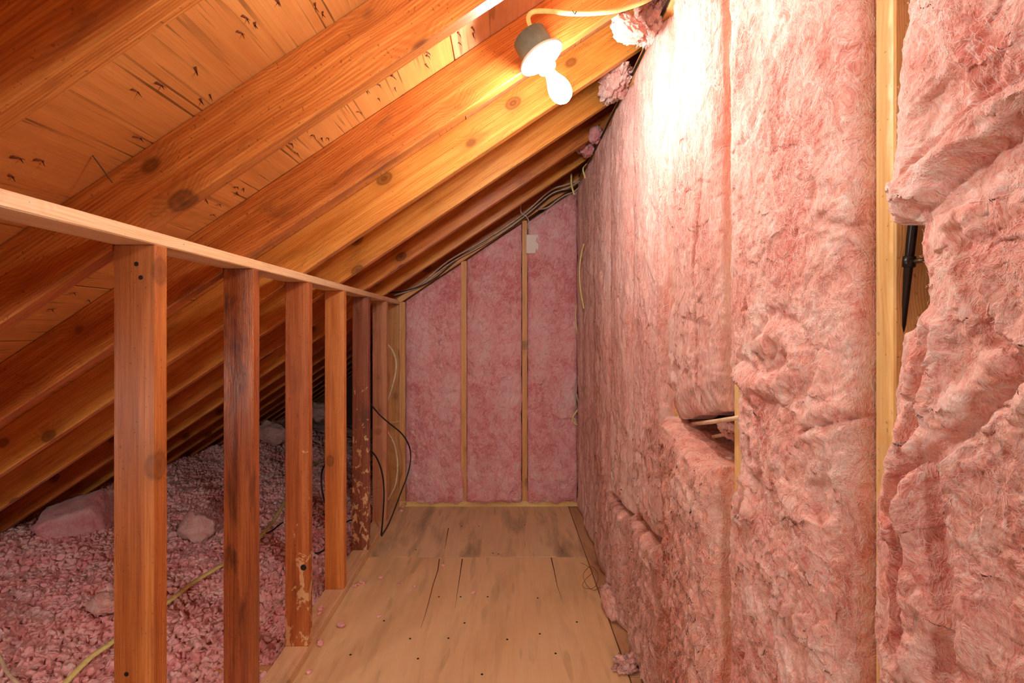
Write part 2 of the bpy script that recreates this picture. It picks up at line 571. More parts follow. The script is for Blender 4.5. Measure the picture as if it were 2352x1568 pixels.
def slope_frame(y):
    """local X up the slope, local Z square off the roof, origin on the rafter bottom at x = 0"""
    mt = Matrix(((CT, 0, -ST, 0), (0, 1, 0, y), (ST, 0, CT, RA), (0, 0, 0, 1)))
    return mt


def to_slope(x, z):
    dx, dz = x, z - RA
    return (dx * CT + dz * ST, -dx * ST + dz * CT)


PLX0, PLX1, PLZ0, PLZ1 = -0.831, -0.742, 1.4115, 1.439     # knee-wall top plate section
_n = [to_slope((PLZ1 - RA) / SL, PLZ1), to_slope(PLX0 - 0.002, PLZ1), to_slope(PLX0 - 0.002, RA + SL * (PLX0 - 0.002))]
r_mats = {0: 'rafter', 1: 'rafter', 2: 'rafter', 3: 'rafter_warm', 4: 'rafter_warm', 5: 'rafter', 6: 'rafter_warm'}
for i in range(-4, 15):
    yc = Y0 + PITCH * i + 0.019
    prof = [(XL / CT, 0.0), (_n[2][0], 0.0), (_n[1][0], _n[1][1]), (_n[0][0], 0.0), (XR / CT, 0.0), (XR / CT, RD), (XL / CT, RD)]
    if i > 6:
        prof = [(XL / CT, 0.0), (-0.84 / CT if i > 7 else XR / CT, 0.004), (-0.84 / CT if i > 7 else XR / CT, RD), (XL / CT, RD)]
    bm = bmesh.new()
    A = [bm.verts.new((s, -0.019, n)) for s, n in prof]
    B = [bm.verts.new((s, 0.019, n)) for s, n in prof]
    bm.faces.new(A); bm.faces.new(B[::-1])
    for k in range(len(A)):
        k2 = (k + 1) % len(A)
        bm.faces.new((A[k2], A[k], B[k], B[k2]))
    bmesh.ops.recalc_face_normals(bm, faces=bm.faces)
    bmesh.ops.bevel(bm, geom=list(bm.edges), offset=0.002, segments=1, affect='EDGES')
    mesh_obj('rafter', bm, r_mats.get(i, 'rafter'), ceiling, mw=slope_frame(yc))

# sheathing: sheets 1.22 up the slope, 2.44 along the ridge
GA = math.radians(0)
SEAM = -0.071 / CT
panels = []
for row, s0 in enumerate([SEAM - 3 * 1.2192, SEAM - 2 * 1.2192, SEAM - 1.2192, SEAM]):
    off = (0.0, 1.2192)[row % 2]
    y_a = -1.2 - off
    while y_a < 6.4:
        a, c = max(y_a, -1.3), min(y_a + 2.4384, 6.4)
        if c - a > 0.05:
            s1 = min(s0 + 1.2192, XR / CT)
            s0c = max(s0, XL / CT)
            if s1 > s0c + 0.02:
                mt = frame(slope_frame((a + c) / 2) @ Vector(((s0c + s1) / 2, 0, RD + 0.007)), (0, 1, 0), (-CT, 0, -ST))
                mat = 'sheath_brown' if row == 3 else 'sheath'
                if row in (1, 2) and c > 1.09 and a < 1.3:
                    mat = 'sheath'
                o = mesh_obj('sheathing_panel', box_bm(c - a - 0.003, s1 - s0c - 0.003, 0.0125, 0.001), mat, ceiling, mw=mt)
                panels.append((o, a, c, s0c, s1))
        y_a += 2.4384


def panel_at(p):
    s, _ = to_slope(p.x, p.z)
    for o, a, c, s0, s1 in panels:
        if a <= p.y < c and s0 <= s < s1:
            return o
    return panels[0][0]


NRM = Vector((ST, 0, -CT))       # out of the sheathing, into the attic
nail_px = [(568, 43), (586, 58), (640, 6), (725, 18), (741, 34), (557, 78), (452, 165), (372, 197), (317, 212), (462, 232), (322, 318), (47, 365), (98, 370),
           (28, 406), (484, 222), (705, 298), (722, 312), (740, 320), (672, 333), (683, 352), (668, 330), (755, 318), (560, 435), (545, 430), (545, 445), (475, 462), (505, 470), (490, 493),
           (845, 208), (870, 195), (871, 228), (905, 178), (908, 205), (984, 122), (981, 152), (1056, 80), (1056, 100), (1088, 68), (1088, 83), (828, 258), (843, 210), (985, 130),
           (170, 672), (205, 690), (120, 710)]
nail_mesh = None
for k, (u, v) in enumerate(nail_px):
    p = PR(u, v)
    pan = panel_at(p)
    a = rnd.uniform(-0.5, 0.5)
    tip = (NRM + Vector((rnd.uniform(-.3, .3), rnd.uniform(-.3, .3), 0))).normalized()
    mt = frame(p - NRM * 0.002, tip, (0.2, 1, 0))
    if nail_mesh is None:
        o = mesh_obj('nail', tube_bm([(0, 0, 0), (0.006, 0, 0), (0.012, 0, 0)], 0.0014, seg=6, n=1, taper=lambda t: 1 - 0.8 * t), 'rust', pan, mw=mt)
        nail_mesh = o.data
        bm = bmesh.new()
        vs = [bm.verts.new(c) for c in ((-0.014, -0.0028, 0), (-0.014, 0.0028, 0), (0.016, 0.0012, 0.0045), (0.016, -0.0012, 0.0045), (-0.014, 0, -0.001), (0.016, 0, 0.0025))]
        for f in ((0, 1, 2, 3), (4, 5, 2, 1), (0, 3, 5, 4), (0, 4, 1), (3, 2, 5)):
            bm.faces.new([vs[j] for j in f])
        bmesh.ops.recalc_face_normals(bm, faces=bm.faces)
        s = mesh_obj('splinter', bm, 'splinter', pan, mw=frame(p + NRM * 0.001, (CT * 0.25, 1, ST * 0.25), (-CT, 0, -ST)))
        spl_mesh = s.data
        continue
    for nm, me, mw in (('nail', nail_mesh, mt), ('splinter', spl_mesh, frame(p + NRM * 0.001, (CT * a, 1, ST * a), (-CT, 0, -ST)) @ Matrix.Diagonal((rnd.uniform(.6, 1.3), rnd.uniform(.7, 1.4), rnd.uniform(.6, 1.6), 1)))):
        o = bpy.data.objects.new(nm, me)
        o.matrix_basis = mw
        put(o, pan)
# one long nail hanging clear of the sheathing
p0 = PR(213, 357)
p1 = P(258, 419, p0.y + 0.01)
o = mesh_obj('nail', tube_bm([p0, (p0 + p1) / 2, p1], 0.0013, seg=6, n=1), 'nail', panel_at(p0))
o['label'] = 'long thin nail poking out of the roof boards'

# ------------------------------------------------------------------ floor
floor = tag(empty('floor'), kind='structure')
YB = 3.43                        # face of the back wall framing
XF0, XF1 = -0.79, 0.4375
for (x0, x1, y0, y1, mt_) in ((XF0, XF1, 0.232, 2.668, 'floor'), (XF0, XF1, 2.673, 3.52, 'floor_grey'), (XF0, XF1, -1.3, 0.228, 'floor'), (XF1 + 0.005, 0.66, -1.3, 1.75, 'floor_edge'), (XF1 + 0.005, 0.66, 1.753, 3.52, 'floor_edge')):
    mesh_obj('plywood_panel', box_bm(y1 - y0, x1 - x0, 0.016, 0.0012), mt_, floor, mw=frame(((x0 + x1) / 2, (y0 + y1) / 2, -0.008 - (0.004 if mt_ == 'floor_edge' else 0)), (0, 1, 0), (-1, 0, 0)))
for i in range(-2, 14):
    yj = Y0 + PITCH * i - 0.019
    board('joist', (-3.0, yj, -0.10), (0.66, yj, -0.10), 0.14, 0.038, (0, 0, 1), 'joist', floor)
board('ceiling_board', (-3.1, 2.5, -0.19), (0.7, 2.5, -0.19), 7.8, 0.012, (0, 1, 0), 'dark_board', floor, 0)
# screw heads in the plywood
hole_px = [(1008, 1370), (1058, 1370), (1120, 1370), (1235, 1373), (1010, 1162), (1132, 1270), (955, 1262), (1145, 1272), (1060, 1208), (1100, 1208), (1205, 1205), (960, 1512), (1276, 1500),
           (942, 1466), (1165, 1468), (1067, 1430), (1240, 1455), (1325, 1428), (1380, 1370), (882, 1425), (805, 1503), (1030, 1465), (1107, 1548)]
hm = None
for u, v in hole_px:
    p = PZ(u, v, 0.0003)
    if hm is None:
        o = mesh_obj('screw_head', lathe_bm([(0, 0.0002), (0.002, 0.0003), (0.0042, 0.0006), (0.0046, 0.0001), (0.0046, -0.002), (0, -0.002)], 8), 'rust', floor, mw=Matrix.Translation(p))
        hm = o.data
    else:
        o = bpy.data.objects.new('screw_head', hm); o.location = p; put(o, floor)

# splits in the face veneer
for px in ([(1009, 1283), (1006, 1308), (994, 1345), (984, 1385), (974, 1420), (966, 1442)], [(1062, 1283), (1058, 1310), (1052, 1350), (1045, 1395)], [(1266, 1280), (1272, 1306), (1280, 1345), (1290, 1375)], [(1030, 1212), (1025, 1240), (1021, 1262)]):
    pp = [PZ(u, v, 0.0006) for u, v in px]
    bm = bmesh.new()
    vs = []
    for k, q in enumerate(pp):
        w = 0.0028 * (1 - k / (len(pp) - 1)) + 0.0004
        vs.append([bm.verts.new(q + Vector((sx * w, 0, dz))) for sx, dz in ((-1, 0), (1, 0), (1, -0.004), (-1, -0.004))])
    for r0, r1 in zip(vs, vs[1:]):
        for j in range(4):
            bm.faces.new((r0[j], r0[(j + 1) % 4], r1[(j + 1) % 4], r1[j]))
    bm.faces.new(vs[0]); bm.faces.new(vs[-1])
    bmesh.ops.recalc_face_normals(bm, faces=bm.faces)
    mesh_obj('veneer_split', bm, 'splinter', floor)

# ------------------------------------------------------------------ knee wall (left)
wall_left = tag(empty('wall_left'), kind='structure')
board('top_plate', ((PLX0 + PLX1) / 2, -1.3, (PLZ0 + PLZ1) / 2), ((PLX0 + PLX1) / 2, YB + 0.02, (PLZ0 + PLZ1) / 2), PLX1 - PLX0, PLZ1 - PLZ0, (1, 0, 0), 'plate', wall_left, 0.0025)
board('sole_plate', ((PLX0 + PLX1) / 2, -1.3, 0.019), ((PLX0 + PLX1) / 2, YB + 0.06, 0.019), PLX1 - PLX0, 0.038, (1, 0, 0), 'plate', wall_left, 0.002)
stud_def = [(-2, 'stud_brown', None), (-1, 'stud_orange', None), (0, 'stud_brown', None),
            (1, 'stud_brown', 'clean mid-brown stud, nearest and widest of the knee wall'),
            (2, 'stud_dark', 'dark stained stud with a wet-looking sheen'),
            (3, 'stud_splash', 'brown stud with cream plaster splashes near its foot and a black nail hole'),
            (4, 'stud_orange', 'light orange stud with clear grain'),
            (5, 'stud_red', 'dark red-brown stud speckled with cream plaster'),
            (6, 'stud_dusty', 'dusty reddish stud beside the black cables'),
            (7, 'stud_tan', 'tan end stud against the back wall')]
zs0, zs1 = 0.038, PLZ0
for i, mt_, lab in stud_def:
    ys = 1.042 + PITCH * (i - 1) + 0.019
    if i == 7:
        ys = 3.47 + 0.012
    o = board('stud', (-0.7865, ys, zs0), (-0.7865, ys, zs1), 0.089, 0.038, (1, 0, 0), mt_, wall_left, 0.0025)
    if lab:
        o['label'] = lab
    if i == 3:
        hp = P(697, 1303, ys - 0.0195)
        k = mesh_obj('bored_hole', lathe_bm([(0, 0.0006), (0.006, 0.0006), (0.0105, 0.0012), (0.0115, 0.0), (0.0115, -0.004), (0, -0.004)], 14), 'cable_black', o, mw=Matrix.Translation(hp) @ Matrix.Rotation(math.pi / 2, 4, 'X'))
        k['label'] = 'black hole bored through the stud'
    if i == 1:
        for (u, v, nm) in ((313, 606, 'nail_head'), (323, 637, 'nail_head'), (290, 1548, 'nail_head')):
            hp = P(u, v, ys - 0.0195)
            mesh_obj(nm, lathe_bm([(0, 0.001), (0.004, 0.0008), (0.005, 0.0), (0.005, -0.003), (0, -0.003)], 8), 'rust', o, mw=Matrix.Translation(hp) @ Matrix.Rotation(math.pi / 2, 4, 'X'))

# ------------------------------------------------------------------ back wall
wall_back = tag(empty('wall_back'), kind='structure')
board('sill_plate', (-0.74, YB + 0.0445, 0.019), (0.64, YB + 0.0445, 0.019), 0.089, 0.038, (0, 1, 0), 'stud_pale', wall_back)
ztop = lambda x: RA + SL * x - 0.004


def rake(x):
    return RA + SL * x - 0.05


a = Vector((-0.745, YB + 0.03, rake(-0.745) + 0.024)); c = Vector((0.66, YB + 0.03, rake(0.66) + 0.024))
board('rake_plate', a, c, 0.086, 0.036, (0, 1, 0), 'stud_tan', wall_back)
for x0, x1, mt_ in ((-0.741, -0.697, 'stud_tan'), (-0.311, -0.270, 'stud_tan'), (0.116, 0.152, 'stud_tan'), (0.52, 0.558, 'stud_tan')):
    xc = (x0 + x1) / 2
    board('stud', (xc, YB + 0.0445, 0.038), (xc, YB + 0.0445, rake(xc) + 0.0), 0.089, x1 - x0, (0, 1, 0), mt_, wall_back)
bm = bmesh.new()
pr = [(-0.76, -0.15), (0.68, -0.15), (0.68, RA + SL * 0.68 + RV - 0.01), (-0.76, RA - SL * 0.76 + RV - 0.01)]
A = [bm.verts.new((x, YB + 0.10, z)) for x, z in pr]; B = [bm.verts.new((x, YB + 0.115, z)) for x, z in pr]
bm.faces.new(A); bm.faces.new(B[::-1])
for k in range(4):
    bm.faces.new((A[(k + 1) % 4], A[k], B[k], B[(k + 1) % 4]))
mesh_obj('backing_board', bm, 'dark_board', wall_back)
# far gable of the eave space
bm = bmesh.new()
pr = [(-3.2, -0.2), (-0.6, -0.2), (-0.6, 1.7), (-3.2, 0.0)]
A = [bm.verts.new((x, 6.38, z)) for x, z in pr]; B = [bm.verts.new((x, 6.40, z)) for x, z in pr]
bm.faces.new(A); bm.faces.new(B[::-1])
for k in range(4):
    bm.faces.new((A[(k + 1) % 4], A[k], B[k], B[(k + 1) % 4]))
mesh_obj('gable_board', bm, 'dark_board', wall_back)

# ------------------------------------------------------------------ right wall framing
wall_right = tag(empty('wall_right'), kind='structure')
XS = 0.54
WT = 2.235                       # underside of the top plate
board('backing_board', (0.645, 1.1, WT / 2), (0.645, 1.1, WT / 2 + 0.001), 4.8, 0.012, (0, 1, 0), 'backing', wall_right, 0) if False else None
mesh_obj('backing_board', box_bm(0.012, 4.9, 2.30, 0), 'backing', wall_right, mw=Matrix.Translation((0.645, 1.1, 1.14)))
board('top_plate', (XS + 0.027, -1.3, WT + 0.019), (XS + 0.027, YB, WT + 0.019), 0.118, 0.038, (1, 0, 0), 'stud_tan', wall_right)
board('sole_plate', (XS + 0.045, -1.3, 0.019), (XS + 0.045, YB, 0.019), 0.089, 0.038, (1, 0, 0), 'plate', wall_right)
SY = [-0.52, -0.115, 0.292, 0.7007, 1.144, 1.554, 1.97, 2.38, 2.79, 3.20]
for k, ys in enumerate(SY):
    o = board('stud', (XS + 0.0445, ys, 0.038), (XS + 0.0445, ys, WT), 0.089, 0.0365, (1, 0, 0), 'stud_pale', wall_right, 0.0025)
    if k == 3:
        o['label'] = 'pale yellow stud left bare between two insulation batts'

# ------------------------------------------------------------------ wool batts
def to_yz(px, X=0.5):
    return [tuple((lambda p: (p.y, p.z))(PX(u, v, X))) for u, v in px]


def sd_poly(y, z, poly):
    """signed distance to a polyline (positive on its left), clipped to the polyline's span"""
    best = np.full(y.shape, 1e9); sgn = np.ones(y.shape)
    for (ay, az), (by, bz) in zip(poly, poly[1:]):
        dy, dz = by - ay, bz - az
        L2 = dy * dy + dz * dz
        t = np.clip(((y - ay) * dy + (z - az) * dz) / L2, 0, 1)
        ey, ez = y - (ay + t * dy), z - (az + t * dz)
        d = np.sqrt(ey * ey + ez * ez)
        cr = dy * (z - az) - dz * (y - ay)
        up = d < best
        best = np.where(up, d, best); sgn = np.where(up, np.sign(cr), sgn)
    return best * sgn


def batt(name, label, plane, a0, a1, b0, b1, bulge, res, seed, mat, ragged=0.3, ragz=None, streak=0.5, fine=1.0, strands=2500, slen=0.03, swid=0.0007, edge_lo=None, edge_hi=None, feat=None, top=None, bot=None, lat=1.0, off=0.0, pillow=3.0, round_ends=(0.05, 0.05), depth=0.055, group=None, sx=1.0):
    """plane 'R': a = y, b = z, bulging to -x from XS;  'B': a = x, b = z, bulging to -y from YB"""
    na = max(8, int((a1 - a0) / res)); nb = max(8, int((b1 - b0) / res))
    s = np.linspace(0, 1, na)[None, :].repeat(nb, 0)
    t = np.linspace(0, 1, nb)[:, None].repeat(na, 1)
    bb = b0 + t * (b1 - b0)
    aa = a0 + s * (a1 - a0)
    # ragged edges of the batt
    lo = (edge_lo(bb) if edge_lo else a0) + 0.008 * fbm(bb * 6, bb * 0 + seed, seed + 3, 4)
    hi = (edge_hi(bb) if edge_hi else a1) + 0.008 * fbm(bb * 6, bb * 0 - seed, seed + 4, 4)
    aa = lo + s * (hi - lo)
    if top is not None:
        bb = b0 + t * (top(aa) - b0)
    if bot is not None:
        bb = bb + (bot(aa) - b0) * (1 - t)
    bb = bb + (1 - t) ** 6 * 0.02 * fbm(aa * 9, aa * 0 + 2, seed + 5, 3)
    # pillow section
    e = np.abs(2 * s - 1) ** pillow
    bt = (bb - (bot(aa) if bot is not None else b0)); tt = ((top(aa) if top is not None else b1) - bb)
    ends = np.sqrt(np.clip(np.minimum(bt / round_ends[0], 1), 0.0, 1)) * np.sqrt(np.clip(np.minimum(tt / round_ends[1], 1), 0.0, 1))
    h = off + bulge * np.sqrt(np.clip(1 - e, 0, 1)) * (0.35 + 0.65 * ends)
    # lumps, folds and wisps
    w1 = fbm(aa * 5, bb * 4, seed + 21, 3); w2 = fbm(aa * 5, bb * 4, seed + 22, 3)
    wa = aa + 0.06 * w1; wb = bb + 0.06 * w2
    rg = ragged if ragz is None else ragged + (ragz[2] - ragged) * sst(ragz[1], ragz[0], bb + 0.08 * w1)
    soft = 0.25 + 0.75 * np.clip(1 - e, 0, 1)
    h = h + soft * (0.012 * fbm(aa * 4.5, bb * 3, seed + 30, 3))
    st = fbm(wa * 13 * sx, wb * (13 - 10 * streak) * sx, seed + 40, 4, 0.6)
    h = h + soft * 0.011 * (0.5 + rg) * st
    lump = ridged(wa * 8 + 3, wb * 6, seed + 50, 2, 0.45)
    h = h + soft * 0.008 * rg * lump
    w3 = fbm(aa * 17, bb * 15, seed + 23, 3); w4 = fbm(aa * 17, bb * 15, seed + 24, 3)
    wa = wa + 0.035 * w3; wb = wb + 0.035 * w4
    tear = np.clip(fbm(wa * 15 * sx, wb * (15 - 9 * streak) * sx, seed + 60, 4, 0.6), -1, 1)
    h = h + soft * 0.022 * rg * np.sign(tear) * np.abs(tear) ** 0.8
    pit = sst(0.22, 0.5, fbm(wa * 13, wb * (12 - 9 * streak), seed + 70, 3))
    h = h - soft * 0.013 * pit * (0.4 + rg)
    h = h + 0.0045 * fine * fbm(wa * 60 * sx, wb * (60 - 44 * streak) * sx, seed + 80, 3, 0.65)
    h = h + 0.0016 * fine * ridged(wa * 110, wb * (95 - 70 * streak), seed + 90, 2)
    if feat is not None:
        h = feat(aa, bb, h, w1, w2)
    # wool overhangs: slide the surface sideways
    la = 0.010 * lat * (0.4 + rg) * fbm(wa * 24, wb * 20, seed + 100, 3)
    lb = 0.014 * lat * (0.4 + rg) * fbm(wa * 24, wb * 20, seed + 110, 3) - 0.25 * lat * rg * np.clip(h - off, 0, 0.1) * (tear > 0.15)
    inner = (np.minimum(np.minimum(s, 1 - s) * 12, 1) * np.minimum(np.minimum(t, 1 - t) * 30, 1))
    aa = aa + la * inner; bb = bb + lb * inner
    if plane == 'R':
        V = np.stack([XS - h, aa, bb], -1)
    else:
        V = np.stack([aa, YB - h, bb], -1)
    idx = np.arange(na * nb).reshape(nb, na)
    q = np.stack([idx[:-1, :-1], idx[:-1, 1:], idx[1:, 1:], idx[1:, :-1]], -1).reshape(-1, 4)
    # strands lying loosely over the face
    du = np.gradient(V, axis=1); dv = np.gradient(V, axis=0)
    nn = np.cross(du, dv); nn /= np.linalg.norm(nn, axis=2, keepdims=True) + 1e-12
    if plane == 'R':
        nn = np.where(nn[..., :1] > 0, -nn, nn)
    else:
        nn = np.where(nn[..., 1:2] > 0, -nn, nn)
    rg_ = np.random.default_rng(seed)
    fi = rg_.uniform(3, na - 4, strands); fj = rg_.uniform(3, nb - 4, strands)
    flow = math.pi / 2 + 2.4 * fbm(fi / na * 2.2, fj / nb * 5, seed + 7, 2) * (1.2 - streak) + rg_.normal(scale=0.45 + 0.5 * (1 - streak), size=strands)
    K = 5
    L = slen * rg_.uniform(0.4, 1.3, strands) / K
    ra, rb = (a1 - a0) / na, (b1 - b0) / nb
    lift = rg_.uniform(0.0003, 0.0035, strands)
    curl = rg_.normal(scale=0.22, size=strands)
    path, side = [], []
    for k in range(K + 1):
        ii = np.clip(np.round(fi).astype(int), 0, na - 1); jj = np.clip(np.round(fj).astype(int), 0, nb - 1)
        path.append(V[jj, ii] + nn[jj, ii] * (lift * (0.15 + math.sin(math.pi * (0.15 + 0.85 * k / K))))[:, None])
        fi = fi + np.cos(flow) * L / ra; fj = fj + np.sin(flow) * L / rb
        flow = flow + curl
        side.append(nn[jj, ii])
    path = np.array(path); side = np.array(side)
    tg = np.gradient(path, axis=0)
    sd = np.cross(tg, side); sd /= np.linalg.norm(sd, axis=2, keepdims=True) + 1e-9
    wd_ = swid * np.array([0.3, 0.8, 1, 1, 0.8, 0.3])[:, None, None]
    SV = np.stack([path - sd * wd_, path + sd * wd_], 1)            # K+1, 2, n, 3
    SV = SV.transpose(2, 0, 1, 3).reshape(-1, 3)
    base = (np.arange(strands) * 2 * (K + 1))[:, None, None]
    kq = np.array([[2 * k, 2 * k + 1, 2 * k + 3, 2 * k + 2] for k in range(K)])[None]
    SQ = (base + kq).reshape(-1, 4)
    V = V.reshape(-1, 3)
    # sides and back
    ring = np.concatenate([idx[0, :], idx[1:, -1], idx[-1, -2::-1], idx[-2:0:-1, 0]])
    bk = V[ring].copy()
    if plane == 'R':
        bk[:, 0] = XS + depth
    else:
        bk[:, 1] = YB + depth
    n0 = len(V); nr = len(ring)
    V = np.concatenate([V, bk])
    j = np.arange(nr)
    sk = np.stack([ring, n0 + j, n0 + (j + 1) % nr, ring[(j + 1) % nr]], -1)
    q = np.concatenate([q, sk])
    if plane == 'R':
        q = q[:, ::-1]
    o = np_obj(name, V, q, mat, None, True)
    if strands:
        tag(np_obj('loose_strands', SV, SQ, 'strand', o, True), kind='stuff')
    return tag(o, label, 'insulation', group)


# --- right wall, bay nearest the camera
Xn = 0.515
edge0 = to_yz([(2088, -40), (2080, 0), (2066, 120), (2060, 300), (2054, 440), (2052, 500), (2056, 517), (2100, 519), (2108, 600), (2122, 640), (2120, 700), (2092, 745), (2062, 765), (2050, 820), (2040, 900), (2042, 960), (2032, 1050), (2021, 1200), (2024, 1300), (2030, 1568), (2030, 1700)], Xn)
edge0 = [(y * (1 + 0.024 * (z < 0.98)), z) for y, z in edge0]
ez = np.array([p[1] for p in edge0])[::-1]; ey = np.array([p[0] for p in edge0])[::-1]
fl1 = to_yz([(2040, 520), (2100, 478), (2152, 449), (2170, 403), (2213, 375), (2290, 331), (2352, 286), (2480, 230)], 0.5)
fl2 = to_yz([(2090, 392), (2106, 377), (2188, 306), (2264, 240), (2352, 184), (2480, 110)], 0.5)
fl3 = to_yz([(2200, 520), (2235, 640), (2290, 780), (2352, 820)], 0.5)
fl4 = to_yz([(2060, 1180), (2090, 1100), (2200, 1010), (2300, 900), (2352, 860), (2450, 830)], 0.5)
fl5 = to_yz([(2075, 1500), (2085, 1300), (2095, 1100), (2110, 900), (2140, 760)], 0.5)
fl6 = to_yz([(2180, 1568), (2190, 1400), (2160, 1250), (2170, 1100)], 0.5)


def feat0(a, b, h, w1, w2):
    jit = 0.012 * w2 + 0.006 * perlin(a * 60, b * 60, 5)
    d = sd_poly(a, b, fl1) + jit * 0.5
    # upper flap hangs proud over the lower wool (left of the line is up)
    h = h + 0.015 * sst(-0.006, 0.016, -d) * np.exp(-np.clip(-d, 0, 1) / 0.12) - 0.010 * np.exp(-(np.clip(d, 0, 1) / 0.022) ** 2) * sst(-0.004, 0.004, d)
    d = sd_poly(a, b, fl2) + jit * 0.4
    h = h - 0.014 * np.exp(-(d / 0.006) ** 2) + 0.010 * np.exp(-((d - 0.018) / 0.016) ** 2)
    for ln, dep, wd in ((fl3, 0.010, 0.007), (fl4, 0.013, 0.010), (fl5, 0.016, 0.007), (fl6, 0.014, 0.012)):
        d = np.abs(sd_poly(a, b, ln)) + jit * 0.6
        h = h - dep * np.exp(-(d / wd) ** 2) + dep * 0.7 * np.exp(-((np.abs(d) - wd * 2.2) / (wd * 1.6)) ** 2)
    return h


batt('insulation_batt', 'pink batt with a drooping diagonal flap, beside a thin black pipe', 'R', 0.31, 0.66, 0.45, 2.10, 0.035, 0.0026, 100, 'wool_near', ragged=0.42, streak=0.05, edge_hi=lambda b: np.interp(b, ez, ey), feat=feat0, lat=0.8, pillow=6.0, off=0.004, fine=0.9, sx=0.9, strands=3500, slen=0.016, swid=0.00022)

# --- second bay
sw = to_yz([(1700, 868), (1735, 880), (1790, 872), (1830, 840), (1822, 800), (1780, 770), (1760, 800)], 0.5)
cr1 = to_yz([(1850, 985), (1930, 960), (2005, 965)], 0.5)
cr2 = to_yz([(1735, 1060), (1738, 1035), (1735, 1010)], 0.5)
cr3 = to_yz([(1716, 1120), (1718, 1150), (1710, 1170)], 0.5)
cr4 = to_yz([(1880, 500), (1930, 520), (2005, 505)], 0.5)


def feat1(a, b, h, w1, w2):
    jit = 0.022 * w1 + 0.008 * perlin(a * 45, b * 45, 15)
    d = np.abs(sd_poly(a, b, sw) + jit)
    h = h + (0.013 + 0.008 * w2) * np.exp(-(d / 0.020) ** 2) - 0.010 * np.exp(-((d - 0.034) / 0.012) ** 2)
    for ln, dep, wd in ((cr1, 0.010, 0.006), (cr2, 0.018, 0.004), (cr3, 0.02, 0.006), (cr4, 0.008, 0.006)):
        d = np.abs(sd_poly(a, b, ln)) + jit * 0.3
        h = h - dep * np.exp(-(d / wd) ** 2) + dep * 0.6 * np.exp(-((d - wd * 2.5) / (wd * 2)) ** 2)
    return h


batt('insulation_batt', 'wide full-height pink batt with a twisted knot of wool at mid height', 'R', 0.723, 1.128, -0.004, WT, 0.038, 0.0028, 200, 'wool_near', ragged=0.22, ragz=(0.85, 1.25, 0.62), streak=0.35, strands=5000, slen=0.022, swid=0.0003, feat=feat1, pillow=4.0, off=0.006, edge_hi=lambda b: 1.132 - 0.045 * sst(0.84, 0.90, b) * sst(1.16, 1.08, b))
# --- third bay: upper piece, gap with cables, lower piece
batt('insulation_batt', 'pink batt cut short above the gap with white cables', 'R', 1.166, 1.534, 0.985, WT, 0.048, 0.0036, 300, 'wool_mid', ragged=0.28, streak=0.75, off=0.006, pillow=3.0, round_ends=(0.07, 0.05), strands=4000, slen=0.03, swid=0.0004, bot=lambda a: 1.042 - 0.26 * (a - 1.17),
     edge_hi=lambda b: 1.534 - 0.05 * np.clip(sst(1.9, 2.0, b) + sst(1.27, 1.34, b) * sst(1.60, 1.5, b) + sst(1.10, 1.06, b), 0, 1),
     feat=lambda a, b, h, w1, w2: h - 0.02 * np.exp(-((a - 1.27 - 0.03 * w1 + (b - 1.0) * 0.03) / 0.007) ** 2) * sst(1.75, 1.5, b))


def feat2l(a, b, h, w1, w2):
    return h + 0.020 * sst(0.55, 0.93, b) * (0.7 + 0.6 * w1) + 0.012 * ridged(a * 20, b * 12, 77, 3) * sst(0.95, 0.8, b)


batt('insulation_batt', 'ragged pink batt with torn top edge jutting out below the white cables', 'R', 1.160, 1.545, -0.004, 0.955, 0.050, 0.0034, 350, 'wool_low', strands=6000, slen=0.035, swid=0.00045, ragged=0.75, streak=0.35, off=0.008, feat=feat2l, round_ends=(0.03, 0.014), top=lambda a: 0.905 + 0.055 * sst(1.2, 1.5, a) + 0.012 * perlin(a * 22, a * 0, 9), depth=0.09)
# --- fourth to eighth bays
batt('insulation_batt', 'pink batt over the jutting ledge of wool, third bay beyond the bare pale stud', 'R', 1.570, 1.957, 0.545, WT, 0.042, 0.0044, 400, 'wool_mid', ragged=0.28, ragz=(0.75, 1.05, 0.75), streak=0.8, off=0.008, top=lambda a: WT + 0 * a)
batt('insulation_batt', 'ragged low batt with torn ledge, nearer of two low pieces by the floor', 'R', 1.555, 1.975, -0.004, 0.545, 0.052, 0.0042, 450, 'wool_low', strands=6000, slen=0.035, swid=0.00045, ragged=0.85, streak=0.4, off=0.012, round_ends=(0.03, 0.016), top=lambda a: 0.53 - 0.09 * (a - 1.55) + 0.02 * perlin(a * 16, a * 0, 19), depth=0.09)
batt('insulation_batt', 'pink batt streaked downwards, fourth bay beyond the bare pale stud', 'R', 1.985, 2.366, 0.485, WT, 0.042, 0.0055, 500, 'wool_mid', ragged=0.28, ragz=(0.6, 1.0, 0.7), streak=0.85, off=0.008)
batt('insulation_batt', 'ragged low batt with torn ledge, farther of two low pieces by the floor', 'R', 1.97, 2.385, -0.004, 0.485, 0.058, 0.005, 550, 'wool_low', strands=6000, slen=0.035, swid=0.00045, ragged=0.8, streak=0.4, off=0.012, round_ends=(0.03, 0.016), top=lambda a: 0.475 - 0.06 * (a - 1.98) + 0.02 * perlin(a * 16, a * 0, 29), depth=0.09)
batt('insulation_batt', 'pink full-height batt two bays short of the white box wall corner', 'R', 2.394, 2.780, -0.004, WT, 0.045, 0.0065, 600, 'wool_mid', ragged=0.3, ragz=(0.5, 0.9, 0.7), streak=0.85, off=0.010)
batt('insulation_batt', 'pink full-height batt next to last before the corner with tangled wires', 'R', 2.798, 3.188, -0.004, WT, 0.042, 0.007, 650, 'wool_mid', ragged=0.3, ragz=(0.4, 0.9, 0.5), streak=0.85, off=0.010)
